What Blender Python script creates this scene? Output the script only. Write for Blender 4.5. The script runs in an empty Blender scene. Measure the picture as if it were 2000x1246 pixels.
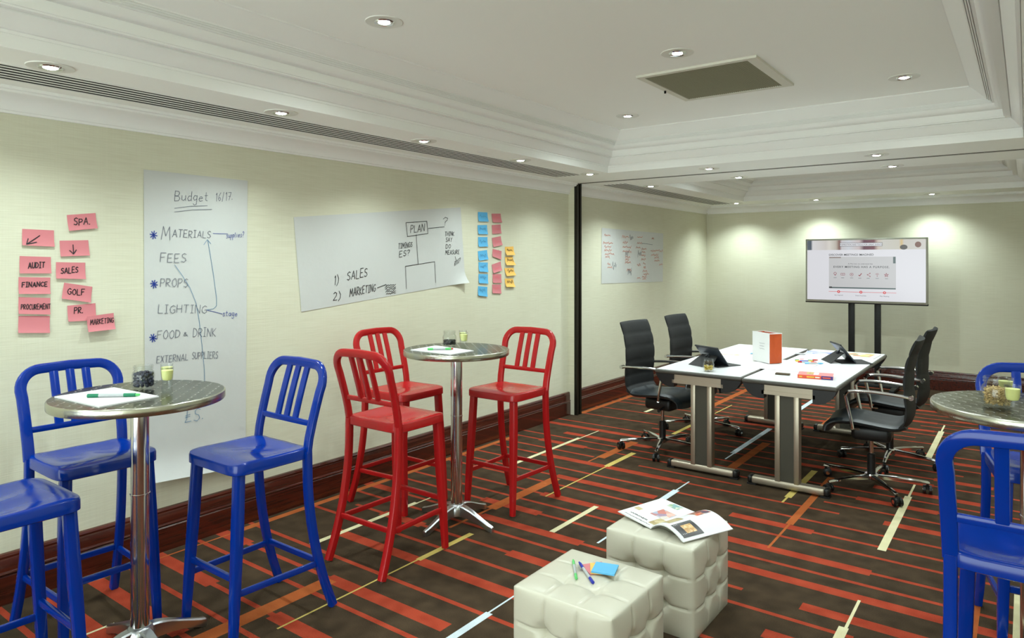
import bpy, bmesh, math, random
from mathutils import Vector, Matrix, Euler
random.seed(7)
PI = math.pi
S = bpy.context.scene
C = S.collection

# ------------------------------------------------------------------ camera, world, exposure
CX, CH, FPX, YH, YAW = 3.83, 1.6, 1350.0, 509.0, math.radians(36.67)
cam = bpy.data.cameras.new('camera'); cam_o = bpy.data.objects.new('camera', cam); C.objects.link(cam_o)
cam.sensor_width = 36.0; cam.lens = FPX / 2000 * 36.0
cam.shift_y = -(623 - YH) / 2000
cam.clip_start = 0.02
cam_o.location = (CX, 0, CH); cam_o.rotation_euler = (PI / 2, 0, YAW)
S.camera = cam_o

W = bpy.data.worlds.new('world'); S.world = W; W.use_nodes = True
W.node_tree.nodes['Background'].inputs[0].default_value = (0.88, 1.0, 0.96, 1)
W.node_tree.nodes['Background'].inputs[1].default_value = 4.1
try:
    S.cycles.max_bounces = 7; S.cycles.diffuse_bounces = 4; S.cycles.glossy_bounces = 3; S.cycles.transmission_bounces = 4; S.cycles.transparent_max_bounces = 10
except Exception: pass
S.view_settings.view_transform = 'Standard'; S.view_settings.look = 'None'
S.view_settings.gamma = 1; S.view_settings.use_curve_mapping = False
S.view_settings.exposure = 0.38
SPOT_W = 32.0
SPOT_COL = (0.87, 1.0, 0.99)

FWD = Vector((-math.sin(YAW), math.cos(YAW), 0)); RGT = Vector((math.cos(YAW), math.sin(YAW), 0))
def on_left(px, py, x=0.0):      # point of the left wall (distance x from it) seen at a place of the photograph
    r = FWD + RGT * ((px - 1000) / FPX); d = (x - CX) / r.x
    return (r.y * d, CH - d * (py - YH) / FPX)

# ------------------------------------------------------------------ helpers
def link(o, parent=None):
    C.objects.link(o)
    if parent: o.parent = parent
    return o
def tag(o, label=None, cat=None, group=None, kind=None):
    if label: o['label'] = label
    if cat: o['category'] = cat
    if group: o['group'] = group
    if kind: o['kind'] = kind
    return o
def thing(name, loc, rz, label, cat, group=None):
    o = bpy.data.objects.new(name, None); o.empty_display_size = 0.05
    o.location = loc; o.rotation_euler = (0, 0, rz); link(o)
    return tag(o, label, cat, group)
def copy_tree(o, parent=None):
    c = o.copy(); C.objects.link(c)
    if parent: c.parent = parent
    for ch in list(o.children): copy_tree(ch, c)
    return c
def dup(o, loc, rz, label, group=None):
    c = copy_tree(o); c.location = loc; c.rotation_euler = (0, 0, rz); c['label'] = label
    if group: c['group'] = group
    return c

class MB:
    def __init__(s): s.v = []; s.f = []; s.m = []
    def add(s, vs, fs, mi=0):
        b = len(s.v); s.v += [tuple(p) for p in vs]
        for f in fs: s.f.append([b + i for i in f]); s.m.append(mi)
        return s
    def box(s, x0, x1, y0, y1, z0, z1, mi=0):
        vs = [(x, y, z) for z in (z0, z1) for y in (y0, y1) for x in (x0, x1)]
        return s.add(vs, [(0, 2, 3, 1), (4, 5, 7, 6), (0, 1, 5, 4), (2, 6, 7, 3), (0, 4, 6, 2), (1, 3, 7, 5)], mi)
    def rbox(s, x0, x1, y0, y1, z0, z1, r=0.005, seg=2, mi=0, mat=None):
        bm = bmesh.new(); bmesh.ops.create_cube(bm, size=1)
        for v in bm.verts:
            v.co = Vector(((x0 + x1) / 2 + v.co.x * (x1 - x0), (y0 + y1) / 2 + v.co.y * (y1 - y0), (z0 + z1) / 2 + v.co.z * (z1 - z0)))
        bmesh.ops.bevel(bm, geom=bm.edges[:], offset=r, segments=seg, profile=0.5, affect='EDGES')
        bm.verts.index_update()
        vs = [(mat @ v.co) if mat else v.co.copy() for v in bm.verts]
        s.add(vs, [[v.index for v in f.verts] for f in bm.faces], mi); bm.free(); return s
    def loft(s, rings, cap=True, closed=True, mi=0, loop=False):
        n = len(rings[0]); b = []
        vs = [p for r in rings for p in r]; fs = []
        R = len(rings)
        for i in range(R if loop else R - 1):
            j = (i + 1) % R
            for k in range(n if closed else n - 1):
                l = (k + 1) % n
                fs.append((i * n + k, i * n + l, j * n + l, j * n + k))
        if cap and closed and not loop:
            fs.append(tuple(range(n - 1, -1, -1))); fs.append(tuple((R - 1) * n + k for k in range(n)))
        return s.add(vs, fs, mi)
    def cyl(s, p0, p1, r0, r1=None, n=16, mi=0):
        return s.tube([p0, p1], [r0, r0 if r1 is None else r1], n, mi)
    def tube(s, pts, r, n=10, mi=0):
        pts = [Vector(p) for p in pts]; rs = r if isinstance(r, (list, tuple)) else [r] * len(pts)
        rings = []; t0 = (pts[1] - pts[0]).normalized()
        a = Vector((0, 0, 1)) if abs(t0.z) < 0.9 else Vector((1, 0, 0))
        u = t0.cross(a).normalized()
        for i, p in enumerate(pts):
            t = (pts[min(i + 1, len(pts) - 1)] - pts[max(i - 1, 0)]).normalized()
            u = (u - t * u.dot(t)).normalized(); w = t.cross(u)
            rings.append([p + u * (rs[i] * math.cos(2 * PI * k / n)) + w * (rs[i] * math.sin(2 * PI * k / n)) for k in range(n)])
        return s.loft(rings, mi=mi)
    def sweep(s, pts, side, w, h, r=0.004, mi=0):   # rounded bar along a path; w measured along `side`, h across it; w,h may be lists
        pts = [Vector(p) for p in pts]; sd = Vector(side).normalized()
        ws = w if isinstance(w, (list, tuple)) else [w] * len(pts); hs = h if isinstance(h, (list, tuple)) else [h] * len(pts)
        rings = []
        for i, p in enumerate(pts):
            t = (pts[min(i + 1, len(pts) - 1)] - pts[max(i - 1, 0)]).normalized()
            u = (sd - t * sd.dot(t)).normalized(); v = t.cross(u)
            a, b = ws[i] / 2, hs[i] / 2; q = min(r, a * 0.9, b * 0.9)
            prof = []
            for cx, cy, a0 in ((a - q, b - q, 0), (-a + q, b - q, PI / 2), (-a + q, -b + q, PI), (a - q, -b + q, 1.5 * PI)):
                for k in range(3): prof.append((cx + q * math.cos(a0 + k * PI / 4), cy + q * math.sin(a0 + k * PI / 4)))
            rings.append([p + u * x + v * y for x, y in prof])
        return s.loft(rings, mi=mi)
    def lathe(s, prof, n=32, c=(0, 0, 0), mi=0):
        rings = [[(c[0] + r * math.cos(2 * PI * k / n), c[1] + r * math.sin(2 * PI * k / n), c[2] + z) for k in range(n)] for r, z in prof]
        return s.loft(rings, mi=mi)
    def poly(s, pts, z0, z1, mi=0):
        n = len(pts); vs = [(x, y, z0) for x, y in pts] + [(x, y, z1) for x, y in pts]
        fs = [tuple(range(n - 1, -1, -1)), tuple(range(n, 2 * n))] + [(i, (i + 1) % n, n + (i + 1) % n, n + i) for i in range(n)]
        return s.add(vs, fs, mi)
    def grid(s, fn, nu, nv, mi=0):
        vs = [fn(i / nu, j / nv) for j in range(nv + 1) for i in range(nu + 1)]
        fs = [(j * (nu + 1) + i, j * (nu + 1) + i + 1, (j + 1) * (nu + 1) + i + 1, (j + 1) * (nu + 1) + i) for j in range(nv) for i in range(nu)]
        return s.add(vs, fs, mi)
    def mesh(s, name, mats, smooth=True, angle=35, fix=True):
        me = bpy.data.meshes.new(name); me.from_pydata(s.v, [], s.f)
        for m in (mats if isinstance(mats, (list, tuple)) else [mats]): me.materials.append(m)
        if any(s.m): me.polygons.foreach_set('material_index', s.m)
        if fix:
            bm = bmesh.new(); bm.from_mesh(me); bmesh.ops.recalc_face_normals(bm, faces=bm.faces); bm.to_mesh(me); bm.free()
        me.update()
        if smooth:
            me.shade_smooth(); me.set_sharp_from_angle(angle=math.radians(angle))
        return me
    def build(s, name, mats, parent=None, loc=None, rot=None, **k):
        o = bpy.data.objects.new(name, s.mesh(name, mats, **k)); link(o, parent)
        if loc is not None: o.location = loc
        if rot is not None: o.rotation_euler = rot
        return o
def struct(o): o['kind'] = 'structure'; return o

# ------------------------------------------------------------------ materials
def nodes(m): return m.node_tree.nodes, m.node_tree.links
def lin(c): return tuple(((x / 255) / 12.92 if x / 255 <= 0.04045 else ((x / 255 + 0.055) / 1.055) ** 2.4) for x in c)
def mat(name, col, rough=0.5, metal=0.0, srgb=True, spec=0.5, coat=0.0, trans=0.0, ior=1.45, emit=None, es=0.0, bump=None, var=None, coat_rough=0.05):
    m = bpy.data.materials.new(name); m.use_nodes = True; n, l = nodes(m); p = n['Principled BSDF']
    c = lin(col) if srgb else col
    p.inputs['Base Color'].default_value = (*c, 1); p.inputs['Roughness'].default_value = rough; p.inputs['Metallic'].default_value = metal
    p.inputs['Specular IOR Level'].default_value = spec; p.inputs['Coat Weight'].default_value = coat; p.inputs['Coat Roughness'].default_value = coat_rough
    p.inputs['Transmission Weight'].default_value = trans; p.inputs['IOR'].default_value = ior
    if emit: p.inputs['Emission Color'].default_value = (*lin(emit), 1); p.inputs['Emission Strength'].default_value = es
    tc = None
    if bump or var:
        tc = n.new('ShaderNodeTexCoord')
    if bump:
        sc, st, dist = bump; no = n.new('ShaderNodeTexNoise'); no.inputs['Scale'].default_value = sc; no.inputs['Detail'].default_value = 3
        b = n.new('ShaderNodeBump'); b.inputs['Strength'].default_value = st; b.inputs['Distance'].default_value = dist
        l.new(tc.outputs['Object'], no.inputs['Vector']); l.new(no.outputs['Fac'], b.inputs['Height']); l.new(b.outputs['Normal'], p.inputs['Normal'])
    if var:
        sc, amt = var; no = n.new('ShaderNodeTexNoise'); no.inputs['Scale'].default_value = sc; no.inputs['Detail'].default_value = 4
        l.new(tc.outputs['Object'], no.inputs['Vector'])
        mr = n.new('ShaderNodeMapRange'); mr.inputs[1].default_value = 0.3; mr.inputs[2].default_value = 0.7; mr.inputs[3].default_value = 1 - amt; mr.inputs[4].default_value = 1 + amt
        hs = n.new('ShaderNodeHueSaturation'); hs.inputs['Color'].default_value = (*c, 1)
        l.new(no.outputs['Fac'], mr.inputs[0]); l.new(mr.outputs[0], hs.inputs['Value']); l.new(hs.outputs['Color'], p.inputs['Base Color'])
    return m
M = {}
M['blue'] = mat('blue_paint', (0, 46, 142), 0.15, spec=.5)
M['red'] = mat('red_paint', (170, 24, 26), 0.22, spec=.5)
M['chrome'] = mat('chrome', (215, 215, 215), 0.12, 1.0)
M['alu'] = mat('cast_aluminium', (190, 194, 196), 0.28, 1.0, bump=(30, 0.15, 0.002))
M['rim'] = mat('brushed_rim', (186, 186, 172), 0.25, 1.0, bump=(60, .3, .002))
M['silver'] = mat('silver_leg', (176, 166, 148), 0.38, 0.75)
M['darkleg'] = mat('dark_leg_inset', (70, 68, 58), 0.5, 0.2)
M['black_plastic'] = mat('black_plastic', (20, 20, 20), 0.4)
M['black_mesh'] = mat('black_upholstery', (20, 22, 23), 0.62, bump=(700, 0.4, 0.001))
M['black_leather'] = mat('black_seat_leather', (32, 38, 41), 0.42, bump=(260, 0.2, 0.001))
M['white_lam'] = mat('white_laminate', (216, 217, 218), 0.3)
M['edge'] = mat('grey_edge_band', (74, 72, 66), 0.35)
M['paper'] = mat('white_paper', (202, 205, 202), 0.5, bump=(9, 0.25, 0.01))
M['paper_flat'] = mat('plain_paper', (226, 227, 228), 0.5)
M['pink'] = mat('pink_note_paper', (208, 126, 132), 0.6)
M['bluenote'] = mat('blue_note_paper', (92, 176, 222), 0.6)
M['yellownote'] = mat('amber_note_paper', (240, 190, 96), 0.6)
M['ink'] = mat('black_ink', (28, 26, 32), 0.5)
M['ink_thin'] = mat('grey_pen_ink', (112, 116, 128), 0.5)
M['ink_blue'] = mat('blue_ink', (38, 62, 150), 0.5)
M['ink_lblue'] = mat('light_blue_ink', (70, 126, 164), 0.5)
M['ink_orange'] = mat('orange_ink', (206, 110, 80), 0.5)
M['ink_pinkfaint'] = mat('faint_red_ink', (226, 112, 124), 0.5)
M['white_paint'] = mat('white_ceiling_paint', (249, 250, 245), 0.6)
M['white_trim'] = mat('white_trim_paint', (243, 244, 240), 0.42)
M['void'] = mat('dark_slot', (8, 8, 8), 0.8)
M['vent'] = mat('vent_slat_paint', (150, 148, 122), 0.55)
M['vent_frame'] = mat('vent_frame_paint', (216, 214, 200), 0.5)
M['lamp'] = mat('lamp_glow', (255, 255, 255), 0.5, emit=(255, 252, 244), es=30.0)
M['lamp'].cycles.emission_sampling = 'NONE'
M['lamp_ring'] = mat('downlight_trim', (226, 226, 218), 0.35)
M['chrome_ring'] = mat('downlight_reflector', (220, 220, 220), 0.15, 1.0)
M['post'] = mat('bronze_post', (34, 31, 22), 0.4, 0.3)
M['leather'] = mat('cream_leather', (198, 195, 178), 0.34, coat=0.25, coat_rough=0.2, bump=(120, 0.12, 0.002))
def b_glass(n, l, p, tc):    # thin clear glass: see-through with a Fresnel sheen
    tr = n.new('ShaderNodeBsdfTransparent'); tr.inputs[0].default_value = (.965, .975, .97, 1); gl = n.new('ShaderNodeBsdfGlossy'); gl.inputs['Roughness'].default_value = .03
    fr = n.new('ShaderNodeLayerWeight'); fr.inputs[0].default_value = .5; pw = n.new('ShaderNodeMath'); pw.operation = 'POWER'; pw.inputs[1].default_value = 3.0; ml = n.new('ShaderNodeMath'); ml.operation = 'MULTIPLY_ADD'; ml.inputs[1].default_value = .45; ml.inputs[2].default_value = .035
    l.new(fr.outputs['Facing'], pw.inputs[0]); l.new(pw.outputs[0], ml.inputs[0]); mx = n.new('ShaderNodeMixShader'); l.new(ml.outputs[0], mx.inputs[0]); l.new(tr.outputs[0], mx.inputs[1]); l.new(gl.outputs[0], mx.inputs[2])
    l.new(mx.outputs[0], n['Material Output'].inputs['Surface'])
M['glass'] = None
M['yogurt'] = mat('pale_yellow_drink', (226, 228, 150), 0.4)
M['berry'] = mat('blueberry_skin', (34, 40, 62), 0.5, var=(40, 0.5))
M['calyx'] = mat('blueberry_crown', (22, 22, 34), 0.7)
M['granola'] = mat('granola', (186, 160, 108), 0.7, var=(60, 0.4))
M['seeds'] = mat('dark_seeds', (40, 42, 34), 0.6, var=(80, 0.6))
M['banana'] = mat('dried_banana', (214, 190, 92), 0.6)
M['nuts'] = mat('dark_nuts', (70, 58, 36), 0.6)
M['green'] = mat('dark_green_plastic', (10, 120, 84), 0.35)
M['lgreen'] = mat('light_green_plastic', (96, 196, 110), 0.35)
M['bpen'] = mat('blue_pen_plastic', (30, 44, 160), 0.35)
M['greypen'] = mat('grey_pen_barrel', (176, 182, 184), 0.35)
M['rpen'] = mat('red_pen_plastic', (190, 44, 40), 0.35)
M['ypen'] = mat('yellow_pen_plastic', (232, 190, 60), 0.35)
M['lbpen'] = mat('light_blue_pen_plastic', (110, 180, 226), 0.35)
M['orange'] = mat('orange_card', (184, 76, 30), 0.5)
M['bag_white'] = mat('white_bag_paper', (228, 228, 226), 0.45)
M['grey_print'] = mat('grey_print', (170, 170, 172), 0.6)
M['dark_grey'] = mat('tablet_shell', (46, 50, 56), 0.3)
M['case'] = mat('tablet_case', (28, 28, 28), 0.6)
M['screen_glass'] = mat('tablet_glass', (70, 84, 100), 0.12)
M['tv_bezel'] = mat('tv_bezel', (172, 174, 160), 0.3, 0.2)
M['tv_pole'] = mat('tv_pole', (30, 33, 34), 0.45)
M['book_cover'] = mat('pink_book_cover', (222, 130, 130), 0.4)
M['book_orange'] = mat('orange_book_spine', (224, 84, 50), 0.4)
M['book_purple'] = mat('purple_book_spine', (58, 36, 120), 0.4)
M['pages'] = mat('book_pages', (236, 232, 220), 0.7)

def tex_mat(name, build):
    m = bpy.data.materials.new(name); m.use_nodes = True; n, l = nodes(m); build(n, l, n['Principled BSDF'], n.new('ShaderNodeTexCoord')); return m
def mapping(n, l, tc, scale, out='Object'):
    mp = n.new('ShaderNodeMapping'); mp.inputs['Scale'].default_value = scale; l.new(tc.outputs[out], mp.inputs[0]); return mp
def noise(n, l, vec, scale, detail=3, rough=0.5):
    no = n.new('ShaderNodeTexNoise'); no.inputs['Scale'].default_value = scale; no.inputs['Detail'].default_value = detail; no.inputs['Roughness'].default_value = rough
    l.new(vec, no.inputs['Vector']); return no
def ramp(n, l, fac, stops):
    r = n.new('ShaderNodeValToRGB'); e = r.color_ramp.elements
    while len(e) < len(stops): e.new(0.5)
    for i, (p, c) in enumerate(stops): e[i].position = p; e[i].color = (*lin(c), 1)
    l.new(fac, r.inputs[0]); return r
M['glass'] = tex_mat('clear_glass', b_glass)
def b_wall(n, l, p, tc):     # cream woven wall covering: fine horizontal and vertical threads
    h = noise(n, l, mapping(n, l, tc, (5, 5, 190)).outputs[0], 1.0, 1.5, 0.6)
    v = noise(n, l, mapping(n, l, tc, (150, 150, 2)).outputs[0], 1.0, 1, 0.6)
    big = noise(n, l, tc.outputs['Object'], 2.2, 0)
    a = n.new('ShaderNodeMath'); a.operation = 'ADD'; l.new(h.outputs['Fac'], a.inputs[0])
    b = n.new('ShaderNodeMath'); b.operation = 'MULTIPLY'; b.inputs[1].default_value = 0.25; l.new(v.outputs['Fac'], b.inputs[0]); l.new(b.outputs[0], a.inputs[1])
    c = n.new('ShaderNodeMath'); c.operation = 'MULTIPLY_ADD'; c.inputs[1].default_value = 0.4; l.new(big.outputs['Fac'], c.inputs[0]); l.new(a.outputs[0], c.inputs[2])
    mr = n.new('ShaderNodeMapRange'); mr.inputs[1].default_value = 0.55; mr.inputs[2].default_value = 1.3; l.new(c.outputs[0], mr.inputs[0])
    r = ramp(n, l, mr.outputs[0], [(0, (208, 207, 183)), (0.5, (216, 216, 193)), (1, (221, 222, 202))]); l.new(r.outputs[0], p.inputs['Base Color'])
    bp = n.new('ShaderNodeBump'); bp.inputs['Strength'].default_value = 0.25; bp.inputs['Distance'].default_value = 0.002
    l.new(a.outputs[0], bp.inputs['Height']); l.new(bp.outputs[0], p.inputs['Normal']); p.inputs['Roughness'].default_value = 0.7
M['wall'] = tex_mat('woven_wall_covering', b_wall)
def b_wood(n, l, p, tc):
    g = noise(n, l, mapping(n, l, tc, (40, 1.5, 40)).outputs[0], 1.0, 5, 0.6)
    r = ramp(n, l, g.outputs['Fac'], [(0.25, (40, 14, 8)), (0.6, (78, 30, 18)), (0.8, (98, 44, 26))]); l.new(r.outputs[0], p.inputs['Base Color'])
    p.inputs['Roughness'].default_value = 0.25; p.inputs['Coat Weight'].default_value = 0.5
M['wood'] = tex_mat('mahogany', b_wood)
def carpet(name, dark, light):
    def b(n, l, p, tc):
        g = noise(n, l, tc.outputs['Object'], 420, 0, 0.7); g2 = noise(n, l, tc.outputs['Object'], 9, 1, 0.6)
        a = n.new('ShaderNodeMath'); a.operation = 'MULTIPLY_ADD'; a.inputs[1].default_value = 0.45; l.new(g2.outputs['Fac'], a.inputs[0])
        s2 = n.new('ShaderNodeMath'); s2.operation = 'MULTIPLY'; s2.inputs[1].default_value = 0.6; l.new(g.outputs['Fac'], s2.inputs[0]); l.new(s2.outputs[0], a.inputs[2])
        r = ramp(n, l, a.outputs[0], [(0.34, dark), (0.7, light)]); l.new(r.outputs[0], p.inputs['Base Color'])
        bp = n.new('ShaderNodeBump'); bp.inputs['Strength'].default_value = 0.6; bp.inputs['Distance'].default_value = 0.004
        l.new(g.outputs['Fac'], bp.inputs['Height']); l.new(bp.outputs[0], p.inputs['Normal'])
        p.inputs['Roughness'].default_value = 0.95; p.inputs['Specular IOR Level'].default_value = 0.1
    return tex_mat(name, b)
CARPET = [carpet('carpet_brown', (44, 35, 26), (82, 67, 50)), carpet('carpet_red_orange', (142, 50, 32), (180, 76, 52)), carpet('carpet_orange', (156, 78, 38), (188, 106, 58)),
          carpet('carpet_yellow', (188, 166, 84), (214, 194, 116)), carpet('carpet_cream', (208, 200, 156), (232, 226, 188)), carpet('carpet_grey_blue', (186, 200, 208), (216, 228, 234))]
def b_swirl(n, l, p, tc):    # aluminium stamped with short bright arcs in a staggered lattice
    mp = mapping(n, l, tc, (20, 20, 20)); mp.inputs['Rotation'].default_value = (0, 0, 0.75)
    sep = n.new('ShaderNodeSeparateXYZ'); l.new(mp.outputs[0], sep.inputs[0])
    def M1(op, a, b=None, c=None):
        q = n.new('ShaderNodeMath'); q.operation = op
        for i, v in enumerate((a, b, c)):
            if v is None: continue
            if isinstance(v, (int, float)): q.inputs[i].default_value = v
            else: l.new(v, q.inputs[i])
        return q.outputs[0]
    fy = M1('FLOOR', sep.outputs['Y']); par = M1('MULTIPLY', M1('MODULO', M1('ABSOLUTE', fy), 2.0), .5)
    u = M1('SUBTRACT', M1('FRACT', M1('ADD', sep.outputs['X'], par)), .5); v = M1('SUBTRACT', M1('FRACT', sep.outputs['Y']), .5)
    arc = M1('SUBTRACT', v, M1('SUBTRACT', .12, M1('MULTIPLY', M1('MULTIPLY', u, u), 1.6)))
    mask = M1('MULTIPLY', M1('LESS_THAN', M1('ABSOLUTE', arc), .06), M1('LESS_THAN', M1('ABSOLUTE', u), .32))
    r = M1('MULTIPLY_ADD', mask, .3, .10); l.new(r, p.inputs['Roughness'])
    mx = n.new('ShaderNodeMix'); mx.data_type = 'RGBA'; l.new(mask, mx.inputs[0]); mx.inputs[6].default_value = (*lin((176, 178, 170)), 1); mx.inputs[7].default_value = (*lin((240, 240, 236)), 1); l.new(mx.outputs[2], p.inputs['Base Color'])
    bp = n.new('ShaderNodeBump'); bp.inputs['Strength'].default_value = 0.25; bp.inputs['Distance'].default_value = 0.001
    l.new(mask, bp.inputs['Height']); l.new(bp.outputs[0], p.inputs['Normal']); p.inputs['Metallic'].default_value = 1
M['swirl'] = tex_mat('swirl_aluminium', b_swirl)
def emis(name, col, s=1.0):
    m = bpy.data.materials.new(name); m.use_nodes = True; n, l = nodes(m); p = n['Principled BSDF']
    p.inputs['Base Color'].default_value = (0.02, 0.02, 0.02, 1); p.inputs['Emission Color'].default_value = (*lin(col), 1); p.inputs['Emission Strength'].default_value = s
    p.inputs['Roughness'].default_value = 0.2
    if name != 'screen_white': m.cycles.emission_sampling = 'NONE'
    return m

# ------------------------------------------------------------------ room
RW, RD, Y0, ZS, ZT = 4.58, 10.0, -2.9, 2.40, 2.72     # width, back wall, near end, soffit, tray height
# carpet: rows of stripes across the room and sparse bars along it
rects = []     # x0,x1,y0,y1,colour ; later ones win
TN, TK = 0.028, 0.076
def row(y, segs):
    for x0, x1, k in segs: rects.append((x0, x1, y - (TK if k else TN) / 2, y + (TK if k else TN) / 2, 1))
rows = {
 1.14: [(0, 4.58, 0)], 1.32: [(0.1, .75, 1), (.75, 1.6, 0), (2.1, 3.4, 1)], 1.53: [(0, .92, 1), (.92, 4.58, 0)], 1.70: [(0, 2.0, 0), (2.5, 4.58, 0)],
 1.86: [(0, .60, 1), (.6, 1.1, 0), (1.1, 1.95, 1), (1.95, 3.0, 0), (3, 4.2, 1)], 2.10: [(0, 4.58, 0)], 2.245: [(0, .3, 1), (.3, 1.0, 0), (1.0, 1.80, 1), (2.8, 3.6, 0)],
 2.43: [(0, 4.58, 0)], 2.66: [(.55, 1.98, 1), (1.98, 2.9, 0), (2.9, 3.8, 1)], 2.85: [(0, 4.58, 0)], 3.03: [(.3, .55, 0), (.55, .9, 1), (.9, 1.55, 0), (1.55, 1.86, 1), (2.92, 3.35, 1), (3.35, 4.58, 0)],
 3.215: [(0, 2.0, 0), (2.2, 3.24, 0), (3.6, 4.58, 0)], 3.37: [(0, .42, 1), (.42, 1.08, 0), (1.08, 1.81, 1), (1.81, 2.72, 0), (2.99, 3.9, 1)],
 3.61: [(0, .9, 0), (.9, 1.36, 1), (1.36, 2.5, 0), (2.5, 4.0, 1), (4.0, 4.58, 0)], 3.77: [(0, 4.58, 0)], 3.935: [(.4, 1.16, 0), (1.16, 2.02, 1), (2.02, 2.3, 0), (2.3, 3.19, 1), (3.19, 4.58, 0)],
 4.155: [(0, 4.58, 0)], 4.325: [(0, 1.02, 0), (1.02, 1.82, 1), (2.33, 2.82, 1), (2.82, 4.58, 0)], 4.51: [(0, 4.58, 0)], 4.74: [(.1, .62, 0), (.62, 1.82, 1), (1.82, 2.88, 0), (3.13, 4.1, 1)],
 4.92: [(0, 1.0, 0), (1.4, 2.2, 0), (2.75, 4.58, 0)], 5.125: [(0, .33, 0), (.33, .80, 1), (.80, 2.91, 0), (2.91, 3.38, 1), (3.38, 4.58, 0)], 5.30: [(0, 4.58, 0)],
 5.46: [(.38, 1.25, 1), (1.25, 2.3, 0), (2.96, 3.6, 1), (3.6, 4.58, 0)], 5.72: [(.02, 1.25, 1), (1.25, 2.4, 0), (2.4, 3.3, 1), (3.3, 4.58, 0)],
}
for y, sg in rows.items(): row(y, sg)
ys = sorted(rows); period = 2.11
y = 5.90; rr = random.Random(3); k = 0
while y < RD:
    x = 0.0; sg = []
    while x < RW:
        L = rr.uniform(.35, 1.0) if (len(sg) + k) % 2 else rr.uniform(.7, 2.2)
        t = rr.random()
        if k % 2 == 0 or t < .65: sg.append((x, min(RW, x + L), 1 if ((len(sg) + k) % 2 and k % 3 != 1) else 0))
        x += L + (0.0 if t < .8 else .3)
    row(y, sg); y += rr.choice((.17, .185, .20)); k += 1
y = 0.95
while y > Y0:
    row(y, [(0, rr.uniform(.8, 2), rr.random() < .4), (rr.uniform(2.1, 2.6), RW, rr.random() < .4)]); y -= .19
def bar(x, y0, y1, col, w=.04): rects.append((x - w / 2, x + w / 2, y0, y1, col))
for x, y0, y1, c, w in [(.593, 2.45, 3.29, 4, .036), (.602, 3.29, 3.48, 4, .012), (.591, 4.3, 5.37, 4, .036), (.602, 5.37, 5.70, 4, .011), (.60, .6, 1.4, 4, .014), (.595, 6.7, 7.4, 4, .036),
    (1.055, 3.5, 4.27, 2, .08), (1.055, 3.1, 3.5, 2, .02), (1.055, 4.93, 5.54, 2, .075), (1.03, 4.78, 4.93, 2, .015), (1.03, 1.3, 2.24, 2, .085), (1.05, 7.3, 8.7, 2, .07), (.09, 1.5, 2.3, 2, .014), (.085, 2.3, 5.1, 2, .05), (.08, 6.25, 7.5, 2, .06),
    (1.217, 1.8, 2.665, 3, .011), (1.22, 2.665, 3.11, 3, .036), (1.21, 3.90, 4.75, 3, .012), (1.208, 4.75, 5.22, 3, .046), (1.215, 6.0, 6.45, 3, .04), (1.21, 6.6, 7.6, 3, .012),
    (1.583, 3.41, 3.94, 4, .036), (1.873, 1.9, 2.457, 5, .038), (1.868, 2.457, 2.72, 5, .010), (1.88, 3.43, 4.0, 5, .014), (1.872, 4.0, 4.55, 5, .045), (1.87, 4.55, 4.78, 5, .012),
    (1.88, 5.5, 5.7, 5, .012), (1.87, 5.7, 6.75, 5, .045), (1.87, 7.2, 8.7, 5, .05), (2.0, 5.2, 6.2, 2, .07), (2.25, 7.0, 8.2, 2, .07), (2.674, 4.37, 5.5, 2, .045), (2.674, 3.94, 4.37, 2, .014),
    (2.535, 4.86, 5.6, 3, .045), (2.532, 4.74, 4.86, 3, .014), (3.187, 4.28, 5.37, 4, .043), (3.189, 5.37, 5.68, 4, .014), (3.198, 3.285, 3.59, 4, .013), (3.19, 2.6, 3.285, 4, .04), (3.19, 6.5, 7.6, 4, .045), (3.19, 7.6, 7.9, 4, .014),
    (3.62, 2.9, 4.4, 2, .08), (3.62, 6.3, 7.4, 2, .075), (3.80, 3.4, 4.1, 4, .036), (4.1, 4.6, 5.4, 3, .04)]: bar(x, y0, y1, c, w)
yb = sorted({Y0, RD} | {r[2] for r in rects} | {r[3] for r in rects}); yb = [v for v in yb if Y0 <= v <= RD]
mb = MB()
for a, b in zip(yb, yb[1:]):
    if b - a < 1e-6: continue
    ym = (a + b) / 2; act = [r for r in rects if r[2] < ym < r[3]]
    xb = sorted({0.0, RW} | {max(0, min(RW, v)) for r in act for v in r[:2]})
    run = None
    for x0, x1 in zip(xb, xb[1:]):
        if x1 - x0 < 1e-6: continue
        xm = (x0 + x1) / 2; col = 0
        for r in act:
            if r[0] < xm < r[1]: col = r[4]
        if run and run[2] == col: run[1] = x1
        else:
            if run: mb.add([(run[0], a, 0), (run[1], a, 0), (run[1], b, 0), (run[0], b, 0)], [(0, 1, 2, 3)], run[2])
            run = [x0, x1, col]
    mb.add([(run[0], a, 0), (run[1], a, 0), (run[1], b, 0), (run[0], b, 0)], [(0, 1, 2, 3)], run[2])
mb.box(0, RW, Y0, RD, -.1, -.002, 0)
struct(mb.build('floor', CARPET, smooth=False, fix=False))

struct(MB().box(-.12, 0, Y0, RD, 0, 2.85).build('wall_left', M['wall'], smooth=False))
struct(MB().box(-.12, RW + .12, RD, RD + .12, 0, 2.85).build('wall_back', M['wall'], smooth=False))
struct(MB().box(RW, RW + .12, Y0, RD, 0, 2.85).build('wall_right', M['wall'], smooth=False))

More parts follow.
